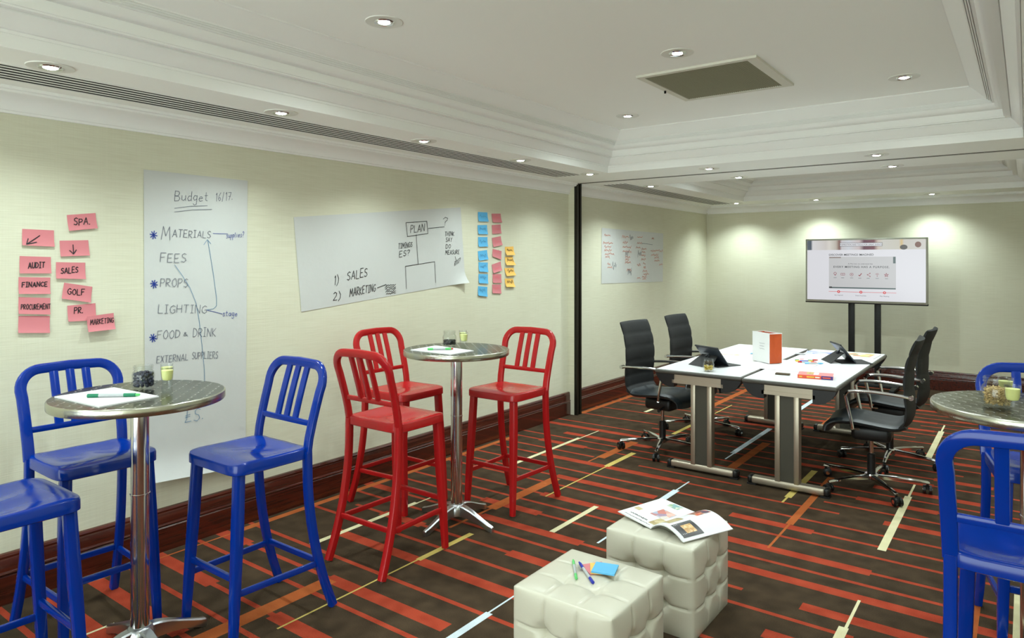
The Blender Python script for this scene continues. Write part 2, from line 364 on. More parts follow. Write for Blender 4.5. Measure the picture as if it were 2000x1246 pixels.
# ceiling: soffit ring round two raised trays
XO0, XO1 = .765, 3.815
TRAYS = [(-2.1, 5.575), (6.74, 9.36)]
c = MB()
c.box(0, XO0, Y0, RD, ZS, ZS + .45); c.box(XO1, RW, Y0, RD, ZS, ZS + .45)
for y0, y1 in ((Y0, TRAYS[0][0]), (TRAYS[0][1], TRAYS[1][0]), (TRAYS[1][1], RD)): c.box(XO0, XO1, y0, y1, ZS, ZS + .45)
for y0, y1 in TRAYS: c.box(XO0, XO1, y0, y1, ZT, ZT + .13)
struct(c.build('ceiling', M['white_paint'], smooth=False))
prof = [(.0015, 2.3985), (.0015, 2.452), (.007, 2.452), (.007, 2.464), (.017, 2.466)]
prof += [(.017 + .042 * t, 2.466 + .05 * (t * t * (3 - 2 * t) * .5 + t * .5)) for t in (.2, .4, .6, .8, 1)]
prof += [(.062, 2.520), (.062, 2.532), (.067, 2.532), (.067, 2.526), (.098, 2.526), (.098, 2.534), (.105, 2.534), (.105, 2.579), (.112, 2.579)]
prof += [(.112 + .04 * math.sin(t * PI / 2), 2.579 + .038 * (1 - math.cos(t * PI / 2))) for t in (.25, .5, .75, 1)]
for t_, z_ in ((.152, 2.617), (.164, 2.624), (.174, 2.631), (.184, 2.638)): prof += [(t_, z_), (t_, z_ + .011), (t_ + .005, z_ + .011), (t_ + .005, z_), (t_ + .010, z_)] if t_ > .153 else [(t_ + .012, z_)]
prof += [(.194, 2.645)]
prof += [(.194 + .082 * (t - .10 * math.sin(2 * PI * t)), 2.645 + .067 * (t + .12 * math.sin(2 * PI * t) * -1)) for t in (.15, .3, .45, .6, .75, .9, 1)]
prof += [(.281, 2.712), (.281, 2.722)]
for i, (y0, y1) in enumerate(TRAYS):
    rings = [[(XO0 + t, y0 + t, z), (XO1 - t, y0 + t, z), (XO1 - t, y1 - t, z), (XO0 + t, y1 - t, z)] for t, z in prof]
    struct(MB().loft(rings, cap=False).build('trim_%d' % (i + 1), M['white_trim'], angle=30, fix=False))
def prof_run(name, prof, axis, a, b, flip, m):     # wall moulding: prof is (out from wall, z)
    rings = []
    for t in (a, b):
        rings.append([((d if not flip else RW - d), t, z) if axis == 'y' else (t, RD - d, z) for d, z in prof])
    return struct(MB().loft(rings).build(name, m, angle=30))
crown = [(0, 2.29), (.012, 2.29), (.012, 2.302), (.018, 2.304)] + [(.018 + .072 * (1 - math.cos(t * PI / 2)), 2.304 + .066 * math.sin(t * PI / 2)) for t in (.2, .4, .6, .8, 1)]
crown += [(.098, 2.374), (.098, 2.384), (.112, 2.386), (.112, 2.41), (0, 2.41)]
JY0, JY1 = 6.13, 6.225
prof_run('trim_3', crown, 'y', Y0, JY0, False, M['white_trim']); prof_run('trim_4', crown, 'y', JY1, RD - .02, False, M['white_trim'])
prof_run('trim_5', crown, 'x', 0.02, RW - .02, False, M['white_trim']); prof_run('trim_6', crown, 'y', Y0, RD - .02, True, M['white_trim'])
base = [(0, 0), (.026, 0), (.026, .128), (.022, .134), (.026, .138), (.029, .144), (.026, .150), (.020, .152), (.020, .205), (.017, .212), (.019, .222), (.014, .232), (.004, .236), (0, .236)]
prof_run('baseboard_left', base, 'y', Y0, JY0 - .002, False, M['wood']); prof_run('baseboard_left_far', base, 'y', JY1, RD - .027, False, M['wood'])
prof_run('baseboard_back', base, 'x', .0, RW - .0, False, M['wood']); prof_run('baseboard_right', base, 'y', Y0, RD - .027, True, M['wood'])
# partition jamb, its dark post and the ceiling track
struct(MB().box(.0, .070, JY0, JY1 - .01, 0, ZS).build('trim_7', M['wall'], smooth=False))
p = MB(); p.box(.070, .082, JY0, JY1, 0, ZS); p.box(.082, .105, JY0 + .005, JY0 + .03, 0, ZS); p.box(.082, .105, JY1 - .03, JY1 - .005, 0, ZS)
struct(p.build('trim_8', M['post'], smooth=False))
t = MB(); t.box(.11, RW - .1, 6.150, 6.156, ZS - .003, ZS + .002); t.box(.11, RW - .1, 6.185, 6.191, ZS - .003, ZS + .002)
struct(t.build('trim_9', M['darkleg'], smooth=False))

# linear slot diffusers along the left soffit
def diffuser(y0, y1, label):
    x0, n, pitch, slot = .238, 6, .0465, .026
    x1 = x0 + (n - 1) * pitch + slot
    t = thing('slot_diffuser', ((x0 + x1) / 2, (y0 + y1) / 2, ZS), 0, label, 'air diffuser', 'slot diffusers in the left soffit')
    cx, cy, hy = (x0 + x1) / 2, (y0 + y1) / 2, (y1 - y0) / 2
    MB().box(x0 - cx, x1 - cx, -hy, hy, -.0025, .004).build('slot_backing', M['void'], t, smooth=False)
    f = MB(); f.box(x0 - .02 - cx, x0 - cx, -hy - .02, hy + .02, -.004, .004); f.box(x1 - cx, x1 + .02 - cx, -hy - .02, hy + .02, -.004, .004)
    f.box(x0 - cx, x1 - cx, -hy - .02, -hy, -.004, .004); f.box(x0 - cx, x1 - cx, hy, hy + .02, -.004, .004)
    f.build('frame', M['white_trim'], t, smooth=False)
    me = MB().box(-(pitch - slot) / 2, (pitch - slot) / 2, -hy, hy, -.0029, -.0024).mesh('slat', M['white_trim'], smooth=False)
    for k in range(n - 1):
        o = bpy.data.objects.new('slat', me); link(o, t); o.location = (x0 + slot + k * pitch + (pitch - slot) / 2 - cx, 0, 0)
diffuser(Y0 + .3, 5.54, 'long white slot diffuser in the left soffit above the bar tables')
diffuser(6.42, 9.62, 'shorter white slot diffuser in the left soffit beyond the dark post')

# return-air grille in the tray
vt = thing('air_grille', (2.29, 4.19, ZT), 0, 'square grey-green return air grille in the raised ceiling', 'air grille')
f = MB(); HX, HY = .36, .38
f.box(-HX, HX, -HY, -HY + .035, -.014, 0); f.box(-HX, HX, HY - .035, HY, -.014, 0); f.box(-HX, -HX + .04, -HY + .035, HY - .035, -.014, 0); f.box(HX - .06, HX, -HY + .035, HY - .035, -.014, 0)
f.build('frame', M['vent_frame'], vt, smooth=False)
MB().box(-HX + .03, HX - .05, -HY + .03, HY - .03, -.003, 0).build('backing', mat('grille_filter', (104, 102, 82), .8), vt, smooth=False)
f = MB()
for k in range(46):
    x = -HX + .046 + k * .0134
    f.add([(x, -HY + .035, -.012), (x + .008, -HY + .035, -.004), (x + .008, HY - .035, -.004), (x, HY - .035, -.012), (x + .002, -HY + .035, -.012), (x + .01, -HY + .035, -.004), (x + .01, HY - .035, -.004), (x + .002, HY - .035, -.012)],
          [(0, 1, 2, 3), (7, 6, 5, 4), (0, 4, 5, 1), (3, 2, 6, 7), (0, 3, 7, 4), (1, 5, 6, 2)])
tag(f.build('slats', M['vent'], vt, smooth=False), kind='stuff')
MB().cyl((-HX + .01, .02, -.03), (-HX + .01, .02, -.012), .007).build('latch', M['void'], vt)

# recessed downlights
ring_me = MB().lathe([(.042, -.001), (.050, -.004), (.086, -.004), (.088, 0), (.042, .001)], 40).mesh('trim_ring', M['lamp_ring'])
inner_me = MB().lathe([(.034, -.006), (.044, -.009), (.048, -.003), (.036, .0)], 32).mesh('tilt_ring', M['chrome_ring'])
lamp_me = MB().lathe([(.0005, -.010), (.020, -.009), (.033, -.004), (.0005, -.002)], 24).mesh('lamp', M['lamp'])
def downlight(x, y, z, label, power=1.0, beam=152):
    t = thing('downlight', (x, y, z), 0, label, 'downlight', 'recessed ceiling downlights')
    for n_, me in (('trim_ring', ring_me), ('tilt_ring', inner_me), ('lamp', lamp_me)):
        link(bpy.data.objects.new(n_, me), t)
    L = bpy.data.lights.new('downlight_beam', 'SPOT'); L.cycles.use_multiple_importance_sampling = False; L.energy = SPOT_W * power; L.color = SPOT_COL; L.spot_size = math.radians(beam); L.spot_blend = 1.0; L.shadow_soft_size = .03
    o = bpy.data.objects.new('downlight_beam', L); link(o, t); o.location = (0, 0, -.03)
    return t
SX = .60
for y, lb in ((.05, None), (1.15, 'nearest of the row along the left soffit'), (2.25, 'second of the row along the left soffit, above the tall chart'), (3.35, 'third of the row along the left soffit'), (4.45, 'fourth of the row along the left soffit'), (5.54, 'last of the row along the left soffit, beside the tray corner')):
    downlight(SX, y, ZS, 'round recessed downlight, ' + (lb or 'added out of sight at the near end of the left soffit'), 1.05, 138)  # the unlabelled first lamp is an unseen addition continuing the row for light
downlight(SX, 6.83, ZS, 'round recessed downlight in the left soffit just beyond the dark post', 1.5, 134)
downlight(SX, 9.55, ZS, 'round recessed downlight in the far left corner of the soffit', 1.6, 130)
for x, a in ((1.62, 'left'), (2.92, 'right')):
    downlight(x, 5.83, ZS, 'round recessed downlight on the beam, near side of the track, %s one' % a)
    downlight(x, 6.60, ZS, 'round recessed downlight on the beam, far side of the track, %s one' % a)
    downlight(x, 9.63, ZS, 'small bright downlight by the back wall, %s one' % a, 1.4, 132)
for x, y, a in ((1.415, 2.24, 'near the top left of the tray'), (2.32, 3.52, 'beside the air grille'), (1.355, 4.82, 'at the far left corner of the tray'), (3.23, 4.81, 'right of the air grille'), (3.23, 2.24, 'out of view above the right bar table'), (2.3, 0.9, 'added out of view above and behind the stools')):  # last two lamps are out of view, put in for their light
    downlight(x, y, ZT, 'round recessed downlight in the raised ceiling ' + a)
for y in (1.0, 3.35, 5.54): downlight(RW - SX, y, ZS, 'unseen added downlight in the right soffit, %s' % {1.0: 'behind the right bar table', 3.35: 'out of view above the right bar table', 5.54: 'beside the tray corner'}[y])  # unseen lamps added along the right side to brighten the room
for x, y in ((1.4, 7.4), (3.2, 7.4), (2.3, 8.3)): downlight(x, y, ZT, 'added downlight hidden out of view in the far tray, %s' % ('left' if x < 2 else 'right' if x > 3 else 'centre'), 1.2)  # lamps added out of view behind the beam to light the far room
tag(MB().lathe([(.001, -.006), (.03, -.006), (.042, 0), (.001, .001)], 24).build('detector_cap', M['white_trim'], loc=(.62, 3.95, ZS)), 'small flush white cap in the left soffit between downlights', 'detector')

# ------------------------------------------------------------------ bar stools (front towards -Y)
def smooth_path(keys, n):
    out = []
    for i in range(len(keys) - 1):
        p0 = Vector(keys[max(i - 1, 0)]); p1 = Vector(keys[i]); p2 = Vector(keys[i + 1]); p3 = Vector(keys[min(i + 2, len(keys) - 1)])
        for k in range(n):
            t = k / n
            out.append(0.5 * ((2 * p1) + (p2 - p0) * t + (2 * p0 - 5 * p1 + 4 * p2 - p3) * t * t + (3 * p1 - p0 - 3 * p2 + p3) * t ** 3))
    out.append(Vector(keys[-1])); return out
def make_stool(colour, m, loc, rz, label, group):
    t = thing('bar_stool', loc, rz, label, 'bar stool', group)
    yb = lambda z: .138 + .105 * (max(0, z - .745) / .385) ** 1.25
    def sz(x, y):
        d = .020 * (math.exp(-(((abs(x) - .085) / .085) ** 2 + ((y - .02) / .12) ** 2)) + .35 * math.exp(-((x / .10) ** 2 + ((y - .06) / .10) ** 2)))
        return .765 - d - .010 * max(0, (-y - .15) / .07) ** 2
    N = 56
    def outl(s):
        r = []
        for k in range(N):
            a = 2 * PI * k / N; ca, sa = math.cos(a), math.sin(a); e = 2 / 8
            r.append((.202 * s * math.copysign(abs(ca) ** e, ca), -.032 + .190 * s * math.copysign(abs(sa) ** e, sa)))
        return r
    rings = []
    for s in (.03, .2, .35, .5, .65, .78, .88, .95): rings.append([(x, y, sz(x, y)) for x, y in outl(s)])
    for s, dz in ((.985, -.003), (1.0, -.011), (1.0, -.05), (.97, -.054), (.93, -.054), (.9, -.03), (.03, -.03)): rings.append([(x, y, (sz(x * .95, y * .95) if dz > -.02 else .765) + dz) for x, y in outl(s)])
    MB().loft(rings).build('seat', m, t, angle=50)
    for s in (-1, 1):
        MB().sweep([(s * .162, -.181, .722), (s * .170, -.192, .5), (s * .180, -.211, .2), (s * .185, -.222, .008)], (1, 0, 0), [.042, .044, .039, .033], [.042, .043, .038, .033], .009).build('leg', m, t)
        keys = [(s * .205, .268, .008), (s * .199, .216, .16), (s * .194, .172, .34), (s * .190, .145, .54), (s * .190, .138, .745)]
        MB().sweep(smooth_path(keys, 5), (0, 1, 0), .036, .036, .008).build('leg', m, t)
    for x, y in ((.186, -.222), (-.186, -.222), (.205, .27), (-.205, .27)):
        MB().cyl((x, y, 0), (x, y, .010), .014, .013, 12).build('foot_glide', M['chrome'], t)
    pts = []
    for z in (.735, .80, .87, .94, 1.0): pts.append((-.190 - .008 * (z - .74) / .3, yb(z), z))
    R = .085; zc = 1.115 - R; xc = -.200 + R
    for k in range(0, 9):
        a = PI - k * PI / 16; z = zc + R * math.sin(a); pts.append((xc + R * math.cos(a), yb(z), z))
    full = pts + [(-x, y, z) for x, y, z in reversed(pts)]
    full.insert(len(pts), (0, yb(1.119), 1.119))
    MB().sweep(full, (0, 1, 0), .025, .044, .008).build('back_frame', m, t)
    zr = .862
    MB().sweep([(-.192, yb(zr), zr), (.192, yb(zr), zr)], (0, 1, 0), .016, .026, .004).build('back_rail', m, t)
    for x in (-.066, 0, .066):
        MB().sweep([(x, yb(z), z) for z in (.865, .95, 1.03, 1.108)], (0, 1, 0), .013, .035, .003).build('back_slat', m, t)
    MB().sweep([(-.176, -.204, .285), (.176, -.204, .285)], (0, 0, 1), .026, .018, .003).build('stretcher', m, t)
    MB().sweep([(-.194, .197, .23), (.194, .197, .23)], (0, 0, 1), .026, .016, .003).build('stretcher', m, t)
    for s in (-1, 1): MB().sweep([(s * .179, -.206, .225), (s * .194, .20, .222)], (0, 0, 1), .026, .016, .003).build('stretcher', m, t)
    return t
GB, GR = 'blue metal bar stools', 'red metal bar stools'
bs = make_stool('blue', M['blue'], (1.045, 1.805, 0), 0, 'blue metal bar stool right of the near table, in front of the tall chart paper', GB)
dup(bs, (.52, 1.335, 0), PI / 2 - .02, 'blue metal bar stool between the near table and the wall, under the pink notes', GB)
dup(bs, (.942, .848, 0), PI, 'blue metal bar stool cut off at the lower left corner, seat and legs only', GB)
dup(bs, (3.842, 2.52, 0), PI, 'nearest blue metal bar stool at the right edge, seen from behind its backrest', GB)
dup(bs, (3.895, 3.640, 0), .17, 'blue metal bar stool behind the right-hand table, facing the camera', GB)
rs = make_stool('red', M['red'], (1.055, 2.635, 0), PI, 'red metal bar stool nearest the camera, its back to us, left of the middle table', GR)
dup(rs, (1.075, 3.68, 0), 0, 'red metal bar stool right of the middle table, facing left', GR)
dup(rs, (.495, 3.245, 0), PI / 2, 'red metal bar stool against the wall, partly hidden behind another red stool', GR)

# ------------------------------------------------------------------ round bar tables
TZ = 1.06
def make_table(loc, label):
    t = thing('bar_table', loc, 0, label, 'bar table', 'round aluminium bar tables')
    MB().lathe([(.001, TZ), (.3165, TZ), (.3165, TZ - .034), (.001, TZ - .034)], 72).build('table_top', M['swirl'], t, angle=30)
    MB().lathe([(.3165, TZ), (.3195, TZ - .001), (.322, TZ - .005), (.322, TZ - .031), (.319, TZ - .035), (.3165, TZ - .035)], 72).build('table_rim', M['rim'], t, angle=50)
    MB().lathe([(.001, TZ - .034), (.10, TZ - .034), (.10, TZ - .040), (.04, TZ - .05), (.001, TZ - .05)], 32).build('mounting_plate', M['alu'], t)
    MB().lathe([(.001, .09), (.035, .09), (.035, TZ - .045), (.001, TZ - .045)], 36).build('pole', M['chrome'], t)
    MB().lathe([(.034, .648), (.0375, .649), (.0375, .655), (.034, .656)], 36).build('pole_joint', M['chrome'], t)
    hub = MB().lathe([(.001, .05), (.055, .05), (.056, .09), (.046, .112), (.036, .118), (.001, .118)], 32).build('base_hub', M['alu'], t)
    for k in range(4):
        a = k * PI / 2; mt = Matrix.Rotation(a, 3, 'Z'); rings = []
        for r, zt, zb, w in ((.02, .114, .045, .05), (.07, .108, .048, .046), (.12, .094, .044, .040), (.17, .074, .034, .034), (.22, .054, .018, .030), (.255, .041, .004, .028), (.275, .036, 0, .026), (.283, .030, 0, .020)):
            q = w / 2; c_ = .006
            sec = [(-q, zb), (q, zb), (q, zt - c_), (q - c_, zt), (-q + c_, zt), (-q, zt - c_)]
            rings.append([mt @ Vector((r, y, z)) for y, z in sec])
        MB().loft(rings).build('base_foot', M['alu'], t, angle=25)
    return t
T1, T2, T3 = (.934, 1.353), (1.028, 3.194), (3.845, 3.20)
bt = make_table((*T1, 0), 'near round aluminium bar table with blue stools and the jar of blueberries')
dup(bt, (*T2, 0), .0, 'round aluminium bar table among the red stools')
dup(bt, (*T3, 0), .0, 'round aluminium bar table cut off at the right edge, holding the granola jar')

# ------------------------------------------------------------------ meeting tables
def make_desk(x0, x1, y0, y1, lx, label, rz=0):
    z = .76; cx, cy = (x0 + x1) / 2, (y0 + y1) / 2; t = thing('meeting_table', (cx, cy, 0), rz, label, 'table', 'folding meeting tables')
    hx, hy = (x1 - x0) / 2, (y1 - y0) / 2
    MB().rbox(-hx, hx, -hy, hy, z - .034, z - .003, .012, 3).build('edge_band', M['edge'], t)
    MB().rbox(-hx + .012, hx - .012, -hy + .012, hy - .012, z - .02, z, .002, 1).build('table_top', M['white_lam'], t)
    for s in (-1, 1):
        yy = s * (hy - .035)
        r = MB(); sec = [(-.022, z - .034), (.022, z - .034), (.022, z - .066), (.03, z - .072), (.03, z - .098), (-.022, z - .098)]
        rings = [[(x, yy - s * 0 + (q if s < 0 else -q) * -1 * -1, zz) for q, zz in ((-.03 if a == .03 else a, b) for a, b in sec)] for x in (-hx + .14, hx - .14)]
        r.loft(rings); r.build('end_rail', M['silver'], t, smooth=False)
        for sx in (-1, 1):
            b = MB(); pts = [(0, 0), (.15, 0), (.15, -.095), (.115, -.098), (.07, -.085), (.035, -.058), (.012, -.025)]
            vs = []
            rings = []
            for yq in (-.03, .035):
                rings.append([(sx * (-hx + .006 + px_), yy + yq * (1 if s < 0 else -1), z - .033 + pz) for px_, pz in pts])
            b.loft(rings); b.build('corner_bracket', M['black_plastic'], t, smooth=False)
        lxx = lx - cx; yl = s * (hy - .06)
        col = MB()
        col.rbox(lxx - .082, lxx - .045, yl - .035, yl + .035, .055, z - .098, .006, 2, 0); col.rbox(lxx + .045, lxx + .082, yl - .035, yl + .035, .055, z - .098, .006, 2, 0)
        leg = col.build('leg', M['silver'], t)
        MB().box(lxx - .046, lxx + .046, yl - .026, yl + .026, .055, z - .098).build('leg_inset', M['darkleg'], leg, smooth=False)
        MB().rbox(lxx - .245, lxx + .245, yl - .036, yl + .036, .012, .062, .014, 3).build('foot_bar', M['silver'], t)
        for sx in (-1, 1):
            e = MB(); e.rbox(lxx + sx * .255 - .018, lxx + sx * .255 + .018, yl - .038, yl + .038, .010, .064, .015, 3); e.box(lxx + sx * .245 - .03, lxx + sx * .245 + .03, yl - .03, yl + .03, 0, .014)
            e.build('end_cap', M['black_plastic'], t)
    MB().box(-hx + .2, hx - .2, -hy + .12, hy - .12, z - .075, z - .034).build('under_frame', M['black_plastic'], t, smooth=False)
    return t
make_desk(1.497, 2.175, 4.99, 6.97, 1.86, 'white folding meeting table on the left of the pair, between the black chairs', .006)
make_desk(2.190, 2.825, 4.955, 6.99, 2.495, 'white folding meeting table on the right of the pair, with the books and gift bag')

# ------------------------------------------------------------------ swivel chairs (front towards +X)
def make_chair(loc, rz, star, label):
    t = thing('office_chair', loc, rz, label, 'office chair', 'black swivel chairs at the meeting tables')
    seatp = smooth_path([(.265, 0, .405), (.255, 0, .445), (.20, 0, .478), (.10, 0, .486), (0, 0, .478), (-.10, 0, .468), (-.17, 0, .468), (-.222, 0, .49)], 4)
    backp = smooth_path([(-.215, 0, .485), (-.248, 0, .53), (-.258, 0, .62), (-.248, 0, .74), (-.252, 0, .86), (-.275, 0, .97), (-.315, 0, 1.075)], 7)
    def shell(path, wf, th, ribs):
        n = 14; top = []; bot = []
        for i, p_ in enumerate(path):
            tt = (path[min(i + 1, len(path) - 1)] - path[max(i - 1, 0)]).normalized(); nn = Vector((tt.z, 0, -tt.x))
            f = i / (len(path) - 1); w = wf(f); a = []; b = []
            rb = .006 * abs(math.sin(ribs * PI * f)) ** .6 if ribs else 0
            for k in range(n + 1):
                s = -1 + 2 * k / n; edge = max(0, (abs(s) - .8) / .2) ** 2
                cv = (.030 * s * s if ribs else .012 * s * s)
                base_ = p_ + Vector((0, s * w / 2, 0)) + (Vector((cv, 0, 0)) if ribs else Vector((0, 0, cv)))
                hh = th / 2 * (1 - .8 * edge)
                a.append(base_ + nn * (hh + rb)); b.append(base_ - nn * (hh + rb * .6))
            top.append(a); bot.append(b)
        rings = [a + list(reversed(b)) for a, b in zip(top, bot)]
        return MB().loft(rings)
    shell(seatp, lambda f: .46 - .03 * f, .042, 0).build('seat', M['black_leather'], t, angle=60)
    shell(backp, lambda f: .43 + .02 * math.sin(PI * f), .020, 6.0).build('backrest', M['black_mesh'], t, angle=60)
    MB().rbox(-.13, .12, -.085, .085, .345, .45, .03, 3).build('mechanism', M['black_plastic'], t)
    MB().tube([(.06, -.08, .38), (.07, -.15, .375), (.08, -.20, .372)], [.008, .008, .014], 8).build('lever', M['black_plastic'], t)
    MB().cyl((0, 0, .22), (0, 0, .36), .014, .014, 16).build('gas_lift', M['chrome'], t)
    MB().lathe([(.001, .095), (.027, .095), (.027, .245), (.018, .25), (.001, .25)], 20).build('lift_sleeve', M['black_plastic'], t)
    MB().lathe([(.001, .07), (.045, .07), (.047, .098), (.040, .108), (.001, .108)], 20).build('base_hub', M['chrome'], t)
    for s in (-1, 1):
        keys = [(-.258, s * .232, .700), (-.05, s * .238, .716), (.09, s * .238, .712), (.125, s * .238, .690), (.128, s * .236, .66), (.10, s * .230, .52), (.09, s * .226, .455)]
        a = MB().tube(smooth_path(keys, 4), .0115, 10); a.cyl((.09, s * .226, .456), (.06, s * .17, .445), .010); a.cyl((-.256, s * .200, .700), (-.258, s * .243, .700), .016)
        a.build('armrest', M['chrome'], t)
    for k in range(5):
        a = star + k * 2 * PI / 5 - rz; mt = Matrix.Rotation(a, 3, 'Z'); rings = []
        for r, zt, zb, w in ((.03, .106, .074, .040), (.15, .103, .076, .032), (.26, .096, .076, .026), (.345, .090, .072, .024), (.357, .084, .072, .020)):
            q = w / 2
            rings.append([mt @ Vector((r, y, z)) for y, z in ((-q, zb), (q, zb), (q, zt - .008), (q * .4, zt), (-q * .4, zt), (-q, zt - .008))])
        arm = MB().loft(rings).build('base_arm', M['chrome'], t, angle=40)
        c0 = mt @ Vector((.344, 0, 0)); ca = a + .9 + k * 1.3; ax = Vector((math.cos(ca), math.sin(ca), 0)); off = Vector((-ax.y, ax.x, 0)) * .012
        cs = MB().cyl((c0.x, c0.y, .05), (c0.x, c0.y, .078), .008, None, 8, 0)
        ctr = Vector((c0.x, c0.y, .030)) + off
        for s in (-1, 1):
            p0 = ctr + ax * (s * .008); p1 = ctr + ax * (s * .028); d_ = (p1 - p0)
            cs.tube([p0, p0 + d_ * .15, p0 + d_ * .85, p1], [.026, .030, .030, .024], 18, 0); cs.cyl(p1, p1 + ax * (s * .001), .013, .013, 12, 1)
        cs.box(ctr.x - .012, ctr.x + .012, ctr.y - .012, ctr.y + .012, .03, .062, 0)
        cs.build('caster', [M['black_plastic'], M['chrome']], arm)
    return t
make_chair((2.955, 5.40, 0), PI + .05, math.radians(88), 'black swivel chair on the right side of the tables, the nearer one')
make_chair((2.955, 6.22, 0), PI - .03, math.radians(56), 'black swivel chair on the right side of the tables, the farther one')
make_chair((1.36, 5.45, 0), -.10, math.radians(70), 'black swivel chair on the left side of the tables, the nearer one')
make_chair((1.38, 6.30, 0), -.06, math.radians(68), 'black swivel chair on the left side of the tables, the farther one')

# ------------------------------------------------------------------ tufted cube ottomans
def make_ottoman(loc, label):
    t = thing('cube_ottoman', loc, 0, label, 'ottoman', 'cream tufted cube ottomans')
    h, a = .385, .2075
    b = MB(); n = 54
    def puff(u, v):      # u,v in 0..1: three panels each way, buttons where inner seams cross
        s = lambda q: abs(math.sin(3 * PI * q))
        e = 0
        for g in (1 / 3, 2 / 3):
            e += .008 * math.exp(-((u - g) / .011) ** 2) + .008 * math.exp(-((v - g) / .011) ** 2)
        for g in (1 / 3, 2 / 3):
            for w in (1 / 3, 2 / 3): e += .026 * math.exp(-(((u - g) ** 2 + (v - w) ** 2) / .0045))
        bul = .013 * (1 - (2 * u - 1) ** 6) * (1 - (2 * v - 1) ** 6)
        return bul - e * min(1, 12 * u, 12 * (1 - u), 12 * v, 12 * (1 - v))
    faces = []
    def face(org, eu, ev, nn, k=1.0):
        org, eu, ev, nn = map(Vector, (org, eu, ev, nn))
        def fn(u, v):
            p_ = org + eu * u + ev * v
            # round the box edges a little
            return p_ + nn * (puff(u, v) * k)
        return fn
    body = MB()
    body.grid(face((-a, -a, 0), (2 * a, 0, 0), (0, 0, h), (0, -1, 0)), n, n); body.grid(face((a, -a, 0), (0, 2 * a, 0), (0, 0, h), (1, 0, 0)), n, n)
    body.grid(face((a, a, 0), (-2 * a, 0, 0), (0, 0, h), (0, 1, 0)), n, n); body.grid(face((-a, a, 0), (0, -2 * a, 0), (0, 0, h), (-1, 0, 0)), n, n)
    body.grid(face((-a, -a, h), (2 * a, 0, 0), (0, 2 * a, 0), (0, 0, 1), .45), n, n); body.grid(lambda u, v: (-a + 2 * a * u, a - 2 * a * v, 0), n, n)
    o = body.build('body', M['leather'], t, smooth=False)
    bm = bmesh.new(); bm.from_mesh(o.data); bmesh.ops.remove_doubles(bm, verts=bm.verts, dist=.0008)
    for _ in range(2): bmesh.ops.smooth_vert(bm, verts=[v for v in bm.verts if sum(abs(abs(c_) - a) < .002 for c_ in v.co[:2]) + (abs(v.co.z - h) < .002) >= 2], factor=.5, use_axis_x=True, use_axis_y=True, use_axis_z=True)
    bmesh.ops.recalc_face_normals(bm, faces=bm.faces); bm.to_mesh(o.data); bm.free(); o.data.shade_smooth(); o.data.set_sharp_from_angle(angle=math.radians(65))
    # stitched piping on the four upper edges and four upright edges
    e = a - .003
    pp = MB(); pp.tube([(-e, -e, h - .004), (e, -e, h - .004), (e, e, h - .004), (-e, e, h - .004), (-e, -e, h - .004)], .0022, 6)
    pp.build('piping', M['leather'], t)
    for sx in (-1, 1):
        for sy in (-1, 1): MB().tube([(sx * e, sy * e, .004), (sx * e, sy * e, h - .004)], .0022, 6).build('seam', M['leather'], t)
    return t
ot = make_ottoman((2.497, 2.285, 0), 'nearer cream tufted cube ottoman, with two pens and note pads on top')
dup(ot, (2.503, 2.985, 0), 0, 'farther cream tufted cube ottoman, with an open magazine on top')

# ------------------------------------------------------------------ television on its stand
TVY = 9.45
tv = thing('television', (2.216, TVY, 0), 0, 'large flat television on two dark poles by the back wall', 'television')
w, z0, z1 = .683, 1.075, 1.878
MB().rbox(-w, w, 0, .05, z0, z1, .008, 2).build('bezel', M['tv_bezel'], tv)
MB().rbox(-w - .002, w + .002, .004, .055, z0 - .012, z0 + .014, .006, 2).build('lower_edge', M['black_plastic'], tv)
MB().box(-w + .02, w - .02, .05, .075, z0 + .03, z1 - .03).build('back_shell', M['black_plastic'], tv, smooth=False)
E_white = emis('screen_white', (222, 222, 228), .68); E_grey = emis('screen_grey', (198, 198, 200), .66); E_dark = emis('screen_dark', (34, 36, 40), 1); E_teal = emis('screen_bar', (58, 74, 76), 1)
E_red = emis('screen_red', (206, 52, 58), .75); E_crim = emis('screen_crimson', (140, 18, 54), .7)
sx0, sx1, sz0, sz1 = -w + .022, w - .022, z0 + .028, z1 - .022
scr = MB().box(sx0, sx1, -.0015, .002, sz0, sz1).build('screen', E_white, tv, smooth=False)
def sp(cx, cy):       # place on the picture (fractions from its upper left corner) -> local x,z
    return sx0 + (sx1 - sx0) * cx, sz1 + (sz0 - sz1) * cy
def srect(x0, y0, x1, y1, m, d, nm):
    a = sp(x0, y0); b = sp(x1, y1); return MB().box(a[0], b[0], -d, -.0012, b[1], a[1]).build(nm, m, scr, smooth=False)
def b_band(n, l, p, tc):
    sep = n.new('ShaderNodeSeparateXYZ'); l.new(tc.outputs['Object'], sep.inputs[0])
    mr = n.new('ShaderNodeMapRange'); mr.inputs[1].default_value = sx0; mr.inputs[2].default_value = sx1; l.new(sep.outputs['X'], mr.inputs[0])
    r = ramp(n, l, mr.outputs[0], [(0, (96, 104, 116)), (.035, (70, 84, 100)), (.05, (226, 226, 228)), (.17, (214, 208, 204)), (.2, (226, 222, 214)), (.26, (196, 188, 176)), (.29, (122, 70, 60)), (.31, (206, 202, 206)), (.37, (210, 214, 222)), (.46, (206, 190, 190)), (.50, (90, 26, 60)), (.585, (110, 34, 60)), (.62, (206, 190, 176)), (.66, (206, 204, 196)), (.79, (204, 200, 186)), (.81, (216, 186, 120)), (.83, (206, 202, 194)), (1, (214, 210, 204))])
    p.inputs['Base Color'].default_value = (.02, .02, .02, 1); l.new(r.outputs[0], p.inputs['Emission Color']); p.inputs['Emission Strength'].default_value = .62; p.inputs['Roughness'].default_value = .2
a = sp(0, 0); b = sp(1, .16)
